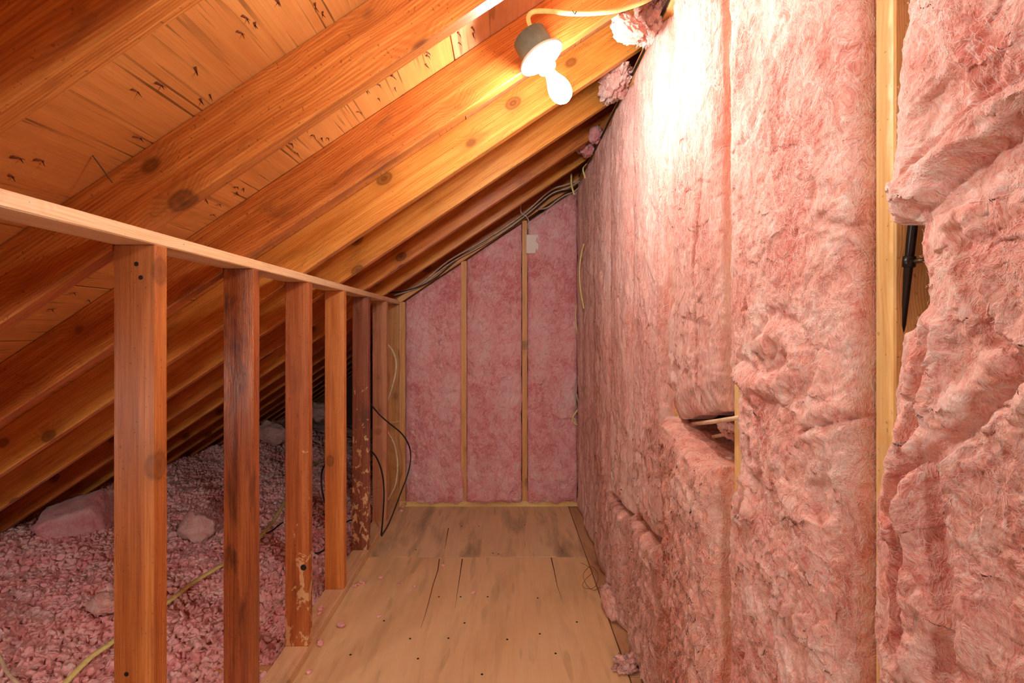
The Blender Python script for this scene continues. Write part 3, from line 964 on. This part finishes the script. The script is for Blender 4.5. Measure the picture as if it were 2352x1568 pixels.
batt('insulation_batt', 'narrow pink batt in the corner, behind the tangled wires', 'R', 3.208, YB - 0.012, -0.004, WT, 0.040, 0.008, 700, 'wool_mid', ragged=0.25, streak=0.85, off=0.008)

# --- back wall
topf = lambda x: rake(x) - 0.012
batt('insulation_batt', 'left of the three pink batts in the back wall, lowest at its sloping top', 'B', -0.694, -0.309, 0.028, 1.6, 0.036, 0.0055, 800, 'wool_back', bot=lambda a: 0.036 + 0.016 * perlin(a * 13, a * 0 + 0.3, 800) + 0.008 * perlin(a * 40, a * 0 + 0.3, 800), ragged=0.45, streak=0.15, top=topf, off=0.004, edge_hi=lambda b: -0.309 + 0.022 * sst(0.30, 0.1, b), edge_lo=lambda b: -0.694 - 0 * b)
batt('insulation_batt', 'middle of the three pink batts in the back wall, between two tan studs', 'B', -0.268, 0.112, 0.032, 1.9, 0.036, 0.0055, 830, 'wool_back', bot=lambda a: 0.036 + 0.016 * perlin(a * 13, a * 0 + 0.3, 830) + 0.008 * perlin(a * 40, a * 0 + 0.3, 830), ragged=0.45, streak=0.15, top=topf, off=0.004, feat=lambda a, b, h, w1, w2: h + 0.022 * np.exp(-((b - 0.065 - 0.01 * w1) / 0.024) ** 2))
batt('insulation_batt', 'right of the three pink batts in the back wall, below the loose white cables', 'B', 0.155, 0.50, 0.045, 2.2, 0.036, 0.0055, 860, 'wool_back', bot=lambda a: 0.036 + 0.016 * perlin(a * 13, a * 0 + 0.3, 860) + 0.008 * perlin(a * 40, a * 0 + 0.3, 860), ragged=0.45, streak=0.3, top=lambda x: topf(x) - 0.02, off=0.006, feat=lambda a, b, h, w1, w2: h - 0.012 * np.exp(-((b - 0.62 - 0.10 * w1) / 0.02) ** 2) * sst(0.20, 0.3, a))


# ------------------------------------------------------------------ loose wads, scraps and crumbs
def wad(name, label, c, size, rot, seed, mat, cat='insulation', sub=3, rough=0.5, freq=3.0, shape=None, group=None, sharp=0.0):
    bm = bmesh.new()
    bmesh.ops.create_icosphere(bm, subdivisions=sub, radius=1.0)
    for v in bm.verts:
        p = v.co.copy()
        if sharp:
            mx = max(abs(p.x), abs(p.y), abs(p.z))
            p = p.lerp(p / mx, sharp)
        if shape:
            p = shape(p)
        q = p * freq + Vector((seed * 1.7, seed * 0.3, -seed))
        d = mnoise.fractal(q, 0.9, 2.0, 4) * rough * 0.5
        d += mnoise.fractal(q * 4.0, 0.8, 2.0, 3) * rough * 0.16
        v.co = p * (1 + d)
        v.co += Vector(mnoise.noise_vector(q * 1.7)) * rough * 0.22
    mt = Matrix.Translation(Vector(c)) @ Matrix(rot) if not isinstance(rot, tuple) else Matrix.Translation(Vector(c)) @ (Matrix.Rotation(rot[2], 4, 'Z') @ Matrix.Rotation(rot[1], 4, 'Y') @ Matrix.Rotation(rot[0], 4, 'X'))
    bmesh.ops.transform(bm, matrix=mt @ Matrix.Diagonal((*size, 1)), verts=bm.verts)
    o = recenter(mesh_obj(name, bm, mat, None, True))
    return tag(o, label, cat, group)


def bend(k):
    return lambda p: Vector((p.x, p.y, p.z - k * p.x * p.x))


wad('insulation_wad', 'pink torn wad hanging between rafters beside the lamp cable', P(1440, 66, 1.52), (0.062, 0.035, 0.036), (0, 0.55, 0.2), 3, 'wool_mid', rough=0.55, freq=1.4, sub=5, shape=bend(-0.5))
wad('insulation_wad', 'pale pink wad stuffed in the roof corner behind the torn wad', P(1497, 40, 1.66), (0.05, 0.10, 0.075), (0, 0.2, 0), 5, 'wool_near', rough=0.8, freq=1.9, sub=5)
wad('insulation_wad', 'pale pink rolled wad under the rafters right of the bulb', P(1412, 192, 2.05), (0.055, 0.13, 0.050), (0, -0.4, 0), 8, 'wool_near', rough=0.8, freq=1.9, sub=5)
wad('insulation_wad', 'small pink wad in the roof corner above the yellow cable tails', P(1350, 338, 2.85), (0.06, 0.08, 0.05), (0, 0, 0), 9, 'wool_back', rough=0.6, freq=1.8, sub=4)
wad('insulation_wad', 'small pink wad between far rafters at the black cable', P(1368, 310, 2.62), (0.035, 0.06, 0.04), (0, 0, 0), 12, 'wool_back', rough=0.6, freq=1.8, sub=4)
# pieces by the right wall's foot
wad('insulation_wad', 'pink wad sticking out at the foot of the ragged batts', PZ(1425, 1395, 0.045) + Vector((-0.036, 0.03, 0.0)), (0.035, 0.085, 0.045), (0.5, 0, 0.25), 14, 'wool_low', rough=0.55, freq=1.6, sub=4)
wad('insulation_wad', 'torn pink tuft lying on the plywood seam by the ragged batts', PZ(1440, 1525, 0.015), (0.046, 0.034, 0.024), (0, 0, 0.4), 15, 'wool_near', rough=1.3, freq=1.8, sub=4)
wad('insulation_wad', 'pink scrap of wool in the gap between two cut batts', PX(1675, 983, 0.565), (0.02, 0.05, 0.024), (0, 0, 0), 17, 'wool_mid', rough=0.6, freq=2.0, sub=4)
# scraps on the loose fill
wad('insulation_scrap', 'large pink block of batt lying on the loose wool under the eave', P(178, 1195, 2.75), (0.145, 0.10, 0.10), (0.3, -0.3, 0.3), 21, 'wool_back', rough=0.14, freq=1.5, sub=4, sharp=0.92)
wad('insulation_scrap', 'pale flat scrap of batt on the loose wool behind the dark stud', P(452, 1212, 2.90), (0.090, 0.05, 0.075), (-0.5, 0.5, 0.2), 24, 'wool_grey', rough=0.35, freq=1.8, sub=4, sharp=0.5)
wad('insulation_scrap', 'grey dusty scrap of batt deep in the dark eave', P(628, 992, 4.7), (0.16, 0.10, 0.10), (0.3, 0.3, 0.2), 27, 'wool_grey', rough=0.5, freq=1.6, sub=4)
wad('insulation_scrap', 'grey dusty scrap of batt high in the dark eave behind the orange stud', P(735, 945, 5.4), (0.13, 0.10, 0.10), (0.3, 0.3, 0.2), 29, 'wool_grey', rough=0.5, freq=1.6, sub=4)
wad('insulation_scrap', 'pale fluffy scrap on the loose wool left of the nearest stud', P(240, 1385, 2.1), (0.06, 0.05, 0.03), (0.3, 0.3, 0.2), 33, 'wool_near', rough=0.6, freq=1.6, sub=4)
wad('insulation_scrap', 'pale fluffy scrap half hidden by the big pink block', P(248, 1150, 3.0), (0.07, 0.07, 0.08), (0.3, 0.3, 0.2), 35, 'wool_near', rough=0.6, freq=1.6, sub=4)

crumb = [(735, 1400, .039), (738, 1393, .039), (733, 1408, .039), (783, 1434, 0), (735, 1475, 0), (737, 1480, 0), (710, 1543, 0), (822, 1341, 0), (830, 1336, 0), (815, 1345, 0), (836, 1338, 0), (875, 1326, 0), (915, 1342, 0), (871, 1415, 0),
         (952, 1346, 0), (1018, 1298, 0), (1088, 1360, 0), (925, 1162, 0.03), (922, 1172, 0.0)]
crumb_lab = ['middle of three wool crumbs on the sole plate before the orange stud', 'farthest of three wool crumbs on the sole plate before the orange stud',
             'nearest of three wool crumbs on the sole plate before the orange stud', 'pink wool crumb on the plywood below the three sole plate crumbs',
             'upper of two touching wool crumbs on the plywood against the sole plate', 'lower of two touching wool crumbs on the plywood against the sole plate',
             'wool crumb on the plywood against the sole plate, nearest the camera', 'second from the left in the cluster of four wool crumbs by the sole plate',
             'third from the left in the cluster of four wool crumbs by the sole plate', 'leftmost in the cluster of four wool crumbs by the sole plate',
             'rightmost in the cluster of four wool crumbs by the sole plate', 'wool crumb on the plywood a little beyond the cluster of four',
             'wool crumb midway between the cluster of four and the long floor split', 'wool crumb alone on the open plywood, towards the camera from the long split',
             'pale wool crumb on the plywood just left of the long floor split', 'wool crumb on the plywood between the two floor splits near the seam',
             'wool crumb farthest to the right on the plywood', 'upper of two wool crumbs caught where back wall and sole plate meet',
             'lower of two wool crumbs caught where back wall and sole plate meet']
for k, (u, v, z) in enumerate(crumb):
    r = 0.0085 * rnd.uniform(0.7, 1.15) * (1.6 if k in (4, 3, 17, 18) else 1.0)
    wad('wool_crumb', crumb_lab[k], PZ(u, v, z + r * 0.6), (r * 1.3, r, r * 0.75), (0, 0, rnd.uniform(0, 3)), 40 + k, 'wool_loose', rough=0.7, freq=1.5, sub=2, group='wool crumbs on the floor')

# ------------------------------------------------------------------ loose fill under the eave (nobody could count it)
def fill_z(x, y):
    b = -0.035 + 0.03 * sst(-1.0, -1.6, x) + 0.13 * sst(-1.5, -2.75, x)
    return b + 0.05 * fbm(x * 1.9, y * 1.9, 71, 3) + 0.028 * fbm(x * 6, y * 6, 72, 2) * sst(-0.95, -1.3, x)


gx, gy = np.meshgrid(np.linspace(-3.0, -0.835, 150), np.linspace(0.9, 6.3, 300))
gz = fill_z(gx, gy) - 0.006 + 0.012 * fbm(gx * 40, gy * 40, 75, 2)
idx = np.arange(gx.size).reshape(gx.shape)
q0 = np.stack([idx[:-1, :-1], idx[:-1, 1:], idx[1:, 1:], idx[1:, :-1]], -1).reshape(-1, 4)
V0 = np.stack([gx, gy, gz], -1).reshape(-1, 3)
T0 = np.concatenate([q0[:, [0, 1, 2]], q0[:, [0, 2, 3]]])


def ico(sub):
    bm = bmesh.new()
    bmesh.ops.create_icosphere(bm, subdivisions=sub, radius=1.0)
    v = np.array([x.co[:] for x in bm.verts]); f = np.array([[l.index for l in x.verts] for x in bm.faces])
    bm.free()
    return v, f


def rotmats(n):
    qd = RNG.normal(size=(n, 4)); qd /= np.linalg.norm(qd, axis=1, keepdims=True)
    w, x, y, z = qd.T
    return np.stack([1 - 2 * (y * y + z * z), 2 * (x * y - z * w), 2 * (x * z + y * w), 2 * (x * y + z * w), 1 - 2 * (x * x + z * z), 2 * (y * z - x * w), 2 * (x * z - y * w), 2 * (y * z + x * w), 1 - 2 * (x * x + y * y)], -1).reshape(n, 3, 3)


def flakes(sub, pts, size):
    bv, bf = ico(sub)
    nv = 10
    var = []
    for k in range(nv):
        v = bv.copy()
        v[:, 2] *= 0.42; v[:, 1] *= 0.8
        v[:, 2] += 0.55 * v[:, 0] ** 2 - 0.2 + 0.25 * v[:, 1] ** 2 * RNG.uniform(-1, 1)      # cupped petal
        v += 0.22 * np.sin(v[:, [1, 2, 0]] * RNG.uniform(2, 4, 3) + RNG.uniform(0, 6, 3))
        v += RNG.normal(scale=0.05, size=v.shape)
        var.append(v)
    var = np.array(var)
    n = len(pts)
    pick = RNG.integers(0, nv, n)
    R = rotmats(n)
    v = np.einsum('nij,nkj->nki', R, var[pick]) * (size * RNG.uniform(0.65, 1.25, n))[:, None, None] + pts[:, None, :]
    f = bf[None] + (np.arange(n) * len(bv))[:, None, None]
    return v.reshape(-1, 3), f.reshape(-1, 3)


def seen(x, y, z, m=120):
    u = CU + F * x / y; v = CV - F * (z - CZ) / y
    return (u > -m) & (u < 2352) & (v < 1568 + m)


N = 90000
px_ = RNG.uniform(-2.95, -0.84, N); py_ = RNG.uniform(1.2, 5.6, N)
pz_ = fill_z(px_, py_) + RNG.normal(scale=0.006, size=N)
keep = seen(px_, py_, pz_) & (pz_ < RA + SL * px_ + 0.05)
pts = np.stack([px_, py_, pz_], -1)[keep]
near = pts[:, 1] < 2.7
rr = RNG.uniform(size=len(pts))
pn = pts[near & (rr < 0.5)]; pf = pts[~near & (rr < 0.42)]
VS, TS, o_ = [V0], [T0], len(V0)
for sub, pp, sz in ((2, pn, 0.0175), (1, pf, 0.0175)):
    v, f = flakes(sub, pp, sz)
    VS.append(v); TS.append(f + o_); o_ += len(v)
print('fill flakes', len(pn), len(pf))
fill = np_obj('loose_wool', np.concatenate(VS), np.concatenate(TS), 'wool_loose')
tag(fill, 'loose pink blown wool flakes filling the eave behind the knee wall', 'insulation', kind='stuff')

# ------------------------------------------------------------------ lamp on the rafter
LY = 1.372
pc = P(1243, 133, LY)
ax = Vector((math.sin(math.radians(29)), -0.06, -math.cos(math.radians(29)))).normalized()     # points out of the lampholder
mt = frame(pc, Vector((0, 1, 0)), ax.cross(Vector((0, 1, 0))))
Zx = ax; Yx = Vector((0, 1, 0)); Yx = (Yx - Zx * Yx.dot(Zx)).normalized(); Xx = Yx.cross(Zx)
mt = Matrix((Xx, Yx, Zx)).transposed().to_4x4(); mt.translation = pc
lampo = tag(empty('ceiling_lamp', pc), 'bare lit bulb in a white porcelain holder on a grey-green box, hung from a rafter', 'lamp')
mesh_obj('lampholder', lathe_bm([(0, -0.008), (0.058, -0.008), (0.064, -0.004), (0.066, 0.0), (0.064, 0.004), (0.050, 0.010), (0.036, 0.014), (0.030, 0.018), (0.0275, 0.024), (0.0265, 0.036), (0.024, 0.040), (0.0, 0.040)], 40), 'porcelain', lampo, True, mt)
bp = [(0.0, 0.038), (0.0135, 0.038), (0.0145, 0.050), (0.0165, 0.060), (0.0215, 0.073), (0.0275, 0.087), (0.0305, 0.101), (0.0305, 0.112), (0.0275, 0.126), (0.020, 0.137), (0.010, 0.143), (0.0, 0.1445)]
mesh_obj('bulb', lathe_bm(bp, 24), 'bulb', lampo, True, mt)
jb = mesh_obj('junction_box', lathe_bm([(0, -0.072), (0.044, -0.072), (0.048, -0.069), (0.050, -0.010), (0.050, -0.008), (0, -0.008)], 28), 'box_plastic', lampo, True, mt)
for m_ in jb.data.polygons:
    m_.use_smooth = abs(m_.normal.z) < 0.5
# raised ribs and nailing ears of the box
for ang, w in ((-1.2, 0.024), (-2.2, 0.016), (2.7, 0.024), (0.3, 0.024), (1.5, 0.03)):
    mesh_obj('box_rib', box_bm(0.010, w, 0.066, 0.002), 'box_plastic', jb, mw=mt @ Matrix.Rotation(ang, 4, 'Z') @ Matrix.Translation((0.049, 0, -0.043)))
for sx_, nm in ((1, 'nailing_ear'), (-1, 'nailing_ear')):
    bm = bmesh.new()
    pr = [(0.040, -0.066), (0.052, -0.062), (0.058, -0.030), (0.072, -0.004), (0.070, 0.0), (0.056, -0.008), (0.040, -0.010)]
    A = [bm.verts.new((sx_ * r, -0.012, z)) for r, z in pr]; B = [bm.verts.new((sx_ * r, 0.016, z)) for r, z in pr]
    bm.faces.new(A); bm.faces.new(B[::-1])
    for k in range(len(A)):
        bm.faces.new((A[(k + 1) % len(A)], A[k], B[k], B[(k + 1) % len(A)]))
    bmesh.ops.recalc_face_normals(bm, faces=bm.faces)
    if sx_ < 0:
        bm.free()
    ear = mesh_obj(nm, bm, 'box_plastic', jb, mw=mt) if sx_ > 0 else None
    for dz in (-0.006,) if sx_ > 0 else (-0.035,):
        mesh_obj('nail', tube_bm([(sx_ * 0.060, -0.018, dz), (sx_ * 0.062, 0.02, dz), (sx_ * 0.064, 0.066, dz)], 0.0018, seg=6, n=1), 'nail', jb, mw=mt)
kk = P(1300, 32, LY - 0.02)
cable('lamp_cable', [P(1226, 72, LY - 0.005), P(1216, 55, LY - 0.01), P(1214, 38, LY - 0.015), P(1226, 27, LY - 0.02), P(1260, 26, LY - 0.02), P(1320, 31, LY - 0.01), P(1390, 28, LY + 0.02), P(1440, 18, LY + 0.06), P(1495, -4, LY + 0.10), P(1560, -50, LY + 0.2)], 0.0066, 'cable_yellow', 'flat yellow cable arching from the lamp box to the right wall', ry=0.0032, up=(0, 1, 0), n=10, seg=10)
st = mesh_obj('cable_staple', tube_bm([P(1315, 24, LY - 0.018), P(1321, 33, LY - 0.024), P(1324, 26, LY - 0.018), P(1318, 36, LY - 0.01)], 0.0009, seg=5, n=3), 'rust', bpy.data.objects['lamp_cable'], True)

# ------------------------------------------------------------------ cables
Xc = 0.503
cable('black_cable', [(Xc, y, 2.243 + 0.004 * math.sin(y * 9)) for y in (0.9, 1.2, 1.6, 2.0, 2.4, 2.8, 3.1)] + [P(1338, 385, 3.25), P(1330, 405, 3.30)], 0.0048, 'cable_black', 'black cable stapled along the top of the pink wall up to the roof corner')
bc = bpy.data.objects['black_cable']
for y in (1.72, 2.75):
    mesh_obj('cable_clip', box_bm(0.016, 0.018, 0.02, 0.002), 'cable_black', bc, mw=Matrix.Translation((Xc + 0.002, y, 2.248)))
yb = YB - 0.03
cable('white_cable', [P(900, 676, yb), P(960, 655, yb), P(1030, 599, yb - 0.01), P(1120, 547, yb - 0.02), P(1200, 493, yb - 0.03), P(1262, 439, yb - 0.05), P(1300, 424, yb - 0.06), P(1324, 418, yb - 0.05), P(1330, 428, yb - 0.03), P(1318, 440, yb - 0.02), P(1296, 449, yb - 0.03), P(1278, 461, yb - 0.03), P(1258, 476, yb - 0.02), P(1236, 481, yb)], 0.0052, 'cable_grey', 'white cable looping along the sloping top of the back wall')
cable('white_cable', [P(905, 678, yb - 0.012), P(965, 657, yb - 0.012), P(1035, 604, yb - 0.02), P(1125, 553, yb - 0.03), P(1204, 497, yb - 0.04), P(1265, 446, yb - 0.06), P(1303, 432, yb - 0.07), P(1332, 416, yb - 0.06)], 0.0045, 'cable_grey', 'white cable running straight beside the looped one under the rafters')
cable('black_cable', [P(893, 672, yb - 0.02), P(930, 668, yb - 0.02), P(990, 645, yb - 0.015), P(1060, 589, yb - 0.015), P(1140, 544, yb - 0.02), P(1210, 496, yb - 0.03), P(1270, 447, yb - 0.04), P(1310, 436, yb - 0.03)], 0.0045, 'cable_black', 'black cable along the sloping top of the back wall')
cable('white_cable', [P(1196, 470, yb - 0.06), P(1197, 488, yb - 0.06), P(1208, 496, yb - 0.06), P(1214, 508, yb - 0.05), P(1213, 525, yb - 0.04)], 0.004, 'cable_grey', 'short white cable end dropping to the stud above the white box')
cable('yellow_cable', [P(1312, 398, 3.25), P(1313, 425, 3.2), P(1319, 447, 3.2)], 0.006, 'cable_yellow', 'short yellow cable tail hanging in the roof corner, left one', ry=0.003, n=6)
cable('yellow_cable', [P(1347, 376, 3.02), P(1339, 388, 3.0), P(1344, 409, 2.98)], 0.006, 'cable_yellow', 'short yellow cable tail hanging in the roof corner, right one', ry=0.003, n=6)
cable('yellow_cable', [PX(1341, 560, 0.482), PX(1334, 590, 0.476), PX(1331, 630, 0.474), PX(1334, 670, 0.478), PX(1341, 708, 0.484)], 0.0045, 'cable_yellow', 'yellow cable bowing out of the pink wall near the far corner', ry=0.003, n=8)
ywc = YB - 0.035
cable('yellow_cable', [P(1325, 698, ywc), P(1322, 730, ywc - 0.02), P(1326, 768, ywc)], 0.005, 'cable_yellow', 'short yellow cable in the slit at the far corner', ry=0.003)
for k, (pts_, mt_, lab) in enumerate([
        ([(1324, 868), (1319, 895), (1322, 925), (1317, 945)], 'cable_grey', 'grey wire hanging straight in the corner slit'),
        ([(1325, 905), (1328, 935), (1317, 955), (1325, 975), (1330, 985)], 'cable_cream', 'cream wire curling in the corner slit'),
        ([(1328, 940), (1315, 960), (1320, 972), (1333, 978)], 'cable_yellow', 'yellow wire bent round in the corner slit')]):
    cable('loose_wire', [P(u, v, YB - 0.045 - 0.006 * k) for u, v in pts_], 0.0036, mt_, lab, 'wire')
cable('white_cable', [PX(1568, 975, 0.585), PX(1610, 971, 0.53), PX(1645, 967, 0.52), PX(1690, 960, 0.53), PX(1730, 952, 0.58)], 0.0055, 'cable_cream', 'white cable crossing the gap between cut batts, upper of two')
cable('white_cable', [PX(1600, 1008, 0.60), PX(1640, 1002, 0.575), PX(1665, 998, 0.565), PX(1692, 999, 0.57), PX(1730, 1000, 0.6)], 0.005, 'cable_cream', 'white cable crossing the gap between cut batts, lower of two')
# knee wall cables
cable('black_cable', [P(838, 912, 2.76), P(852, 929, 2.78), P(872, 952, 2.88), P(892, 970, 2.97), P(923, 996, 3.08), P(940, 1025, 3.12), P(943, 1055, 3.12), P(936, 1090, 3.09), P(919, 1136, 3.05), P(903, 1178, 3.0), P(890, 1208, 2.97), P(876, 1231, 2.935)], 0.0045, 'cable_black', 'black cable bowing into the aisle past the dusty end studs')
cable('black_cable', [P(842, 1026, 2.78), P(855, 1038, 2.80), P(867, 1055, 2.84), P(878, 1088, 2.88), P(882, 1130, 2.9), P(880, 1180, 2.91), P(876, 1228, 2.925)], 0.0048, 'cable_black', 'black cable drooping to the sole plate between the last two studs')
cable('white_cable', [P(880, 786, 3.22), P(891, 792, 3.22), P(903, 808, 3.24), P(910, 836, 3.25), P(905, 872, 3.24), P(891, 917, 3.22), P(885, 935, 3.21)], 0.0058, 'cable_cream', 'cream cable bowing by the end stud, upper of two')
cable('white_cable', [P(882, 980, 3.21), P(891, 993, 3.22), P(906, 1022, 3.24), P(913, 1066, 3.25), P(908, 1112, 3.24), P(891, 1147, 3.22), P(884, 1160, 3.2)], 0.0058, 'cable_cream', 'cream cable bowing by the end stud, lower of two')
cable('yellow_cable', [P(880, 970, 3.3), P(895, 970, 3.35), P(916, 968, 3.42)], 0.006, 'cable_yellow', 'yellow cable stub entering the end stud', ry=0.003)


def G(u, v, lift=0.012):
    y = 2.0
    for _ in range(40):
        z = float(fill_z(np.array([(u - CU) * y / F]), np.array([y]))[0]) + lift
        y = 0.5 * y + 0.5 * (CZ - z) * F / (v - CV)
    return P(u, v, y)


cable('yellow_cable', [G(120, 1600), G(150, 1568), G(205, 1512, 0.05), G(250, 1480, 0.07), G(320, 1428, 0.08), G(382, 1385, 0.08), G(440, 1340, 0.08), G(505, 1300, 0.07), G(560, 1265, 0.05), G(592, 1238, 0.06), G(625, 1200, 0.07), G(650, 1160, 0.06), G(690, 1090, 0.05), G(718, 1068, 0.04), G(748, 1054, 0.03), G(800, 1030, 0.03), G(850, 1012, 0.03)], 0.0125, 'cable_yellow', 'yellow cable snaking over the loose pink wool behind the studs', ry=0.007)
cable('white_cable', [G(-25, 1470, 0.03), G(0, 1508, 0.035), G(15, 1540, 0.03), G(40, 1568, 0.025), G(70, 1600, 0.0)], 0.006, 'cable_cream', 'thin white cable at the near edge of the loose wool')
cable('black_cable', [G(560, 1240, 0.005), G(618, 1222, 0.012), G(640, 1206, 0.015), G(660, 1196, 0.01), G(725, 1182, 0.006), G(752, 1182, 0.006)], 0.0045, 'cable_black', 'thin black cable crossing the loose wool, behind the splashed stud')
cable('black_cable', [G(700, 1285, 0.012), G(720, 1272, 0.016), G(750, 1258, 0.012), G(800, 1196, 0.02), G(830, 1210, 0.01)], 0.0045, 'cable_black', 'thin black cable crossing the loose wool, behind the orange stud')
cable('black_cable', [P(760, 1050, 2.75), P(742, 1075, 2.8), P(738, 1105, 2.8), P(745, 1150, 2.75), P(760, 1180, 2.7)], 0.005, 'cable_black', 'black cable curving out from behind the orange stud')
cable('white_wire', [G(592, 1440, 0.012), G(608, 1428, 0.02), G(628, 1402, 0.03), G(640, 1382, 0.03), G(655, 1370, 0.02)], 0.0028, 'cable_cream', 'thin white wire on the loose wool beside the splashed stud', 'wire')
cable('white_wire', [G(708, 1325, 0.012), G(722, 1312, 0.02), G(734, 1298, 0.02), G(748, 1285, 0.01)], 0.0028, 'cable_cream', 'thin white wire on the loose wool beside the orange stud', 'wire')
# brown fibre tangle on the floor
cable('fibre_tangle', [PZ(u, v, 0.002) for u, v in [(1335, 1292), (1350, 1300), (1362, 1312), (1345, 1330), (1338, 1345), (1352, 1352), (1368, 1345), (1374, 1320), (1358, 1300), (1340, 1318), (1346, 1340), (1362, 1355), (1378, 1348)]], 0.0008, 'hair', 'thin brown fibre curled on the plywood beside the pink wall', 'fibre', seg=5, n=6)
# black pipe in the near bay
pa, pb = PX(2106, 440, 0.565), PX(2068, 760, 0.552)
d = (pb - pa)
pipe = cable('black_pipe', [pa - d * 1.6, pa, pb, PX(2060, 800, 0.61)], 0.0058, 'cable_black', 'thin black pipe in the gap beside the bare pale stud', 'pipe', seg=12, smooth_pts=False)
pm = pa.lerp(pb, 0.5)
mesh_obj('pipe_clamp', lathe_bm([(0.0056, -0.008), (0.0082, -0.007), (0.0082, 0.007), (0.0056, 0.008)], 14, frame(pm, (0, 1, 0), d.cross(Vector((0, 1, 0))))), 'cable_black', pipe, True)
mesh_obj('clamp_bolt', tube_bm([pm, pm + Vector((0.004, -0.012, 0)), pm + Vector((0.006, -0.022, 0))], 0.003, seg=8, n=1), 'nail', pipe, True)

# ------------------------------------------------------------------ white box on the back wall stud
bc_ = P(1222.5, 560.5, YB - 0.03)
w, h_ = 28 * YB / F, 43 * YB / F
wb = tag(empty('wall_box', (bc_.x, YB, bc_.z - h_ / 2)), 'small blank white box fixed to the back wall stud', 'box')
mesh_obj('case', box_bm(w * 0.96, 0.03, h_ * 0.96, 0.003), 'white_plastic', wb, mw=Matrix.Translation((bc_.x, YB - 0.017, bc_.z)))
mesh_obj('cover', box_bm(w, 0.008, h_, 0.003), 'white_plastic', wb, mw=Matrix.Translation((bc_.x, YB - 0.036, bc_.z)))
mesh_obj('cover_screw', lathe_bm([(0, 0.0015), (0.003, 0.001), (0.0036, 0), (0.0036, -0.002), (0, -0.002)], 10), 'white_plastic', wb, mw=Matrix.Translation((bc_.x, YB - 0.0405, bc_.z - 0.04)) @ Matrix.Rotation(math.pi / 2, 4, 'X'))
mesh_obj('cover_screw', lathe_bm([(0, 0.0015), (0.003, 0.001), (0.0036, 0), (0.0036, -0.002), (0, -0.002)], 10), 'white_plastic', wb, mw=Matrix.Translation((bc_.x, YB - 0.0405, bc_.z + 0.04)) @ Matrix.Rotation(math.pi / 2, 4, 'X'))
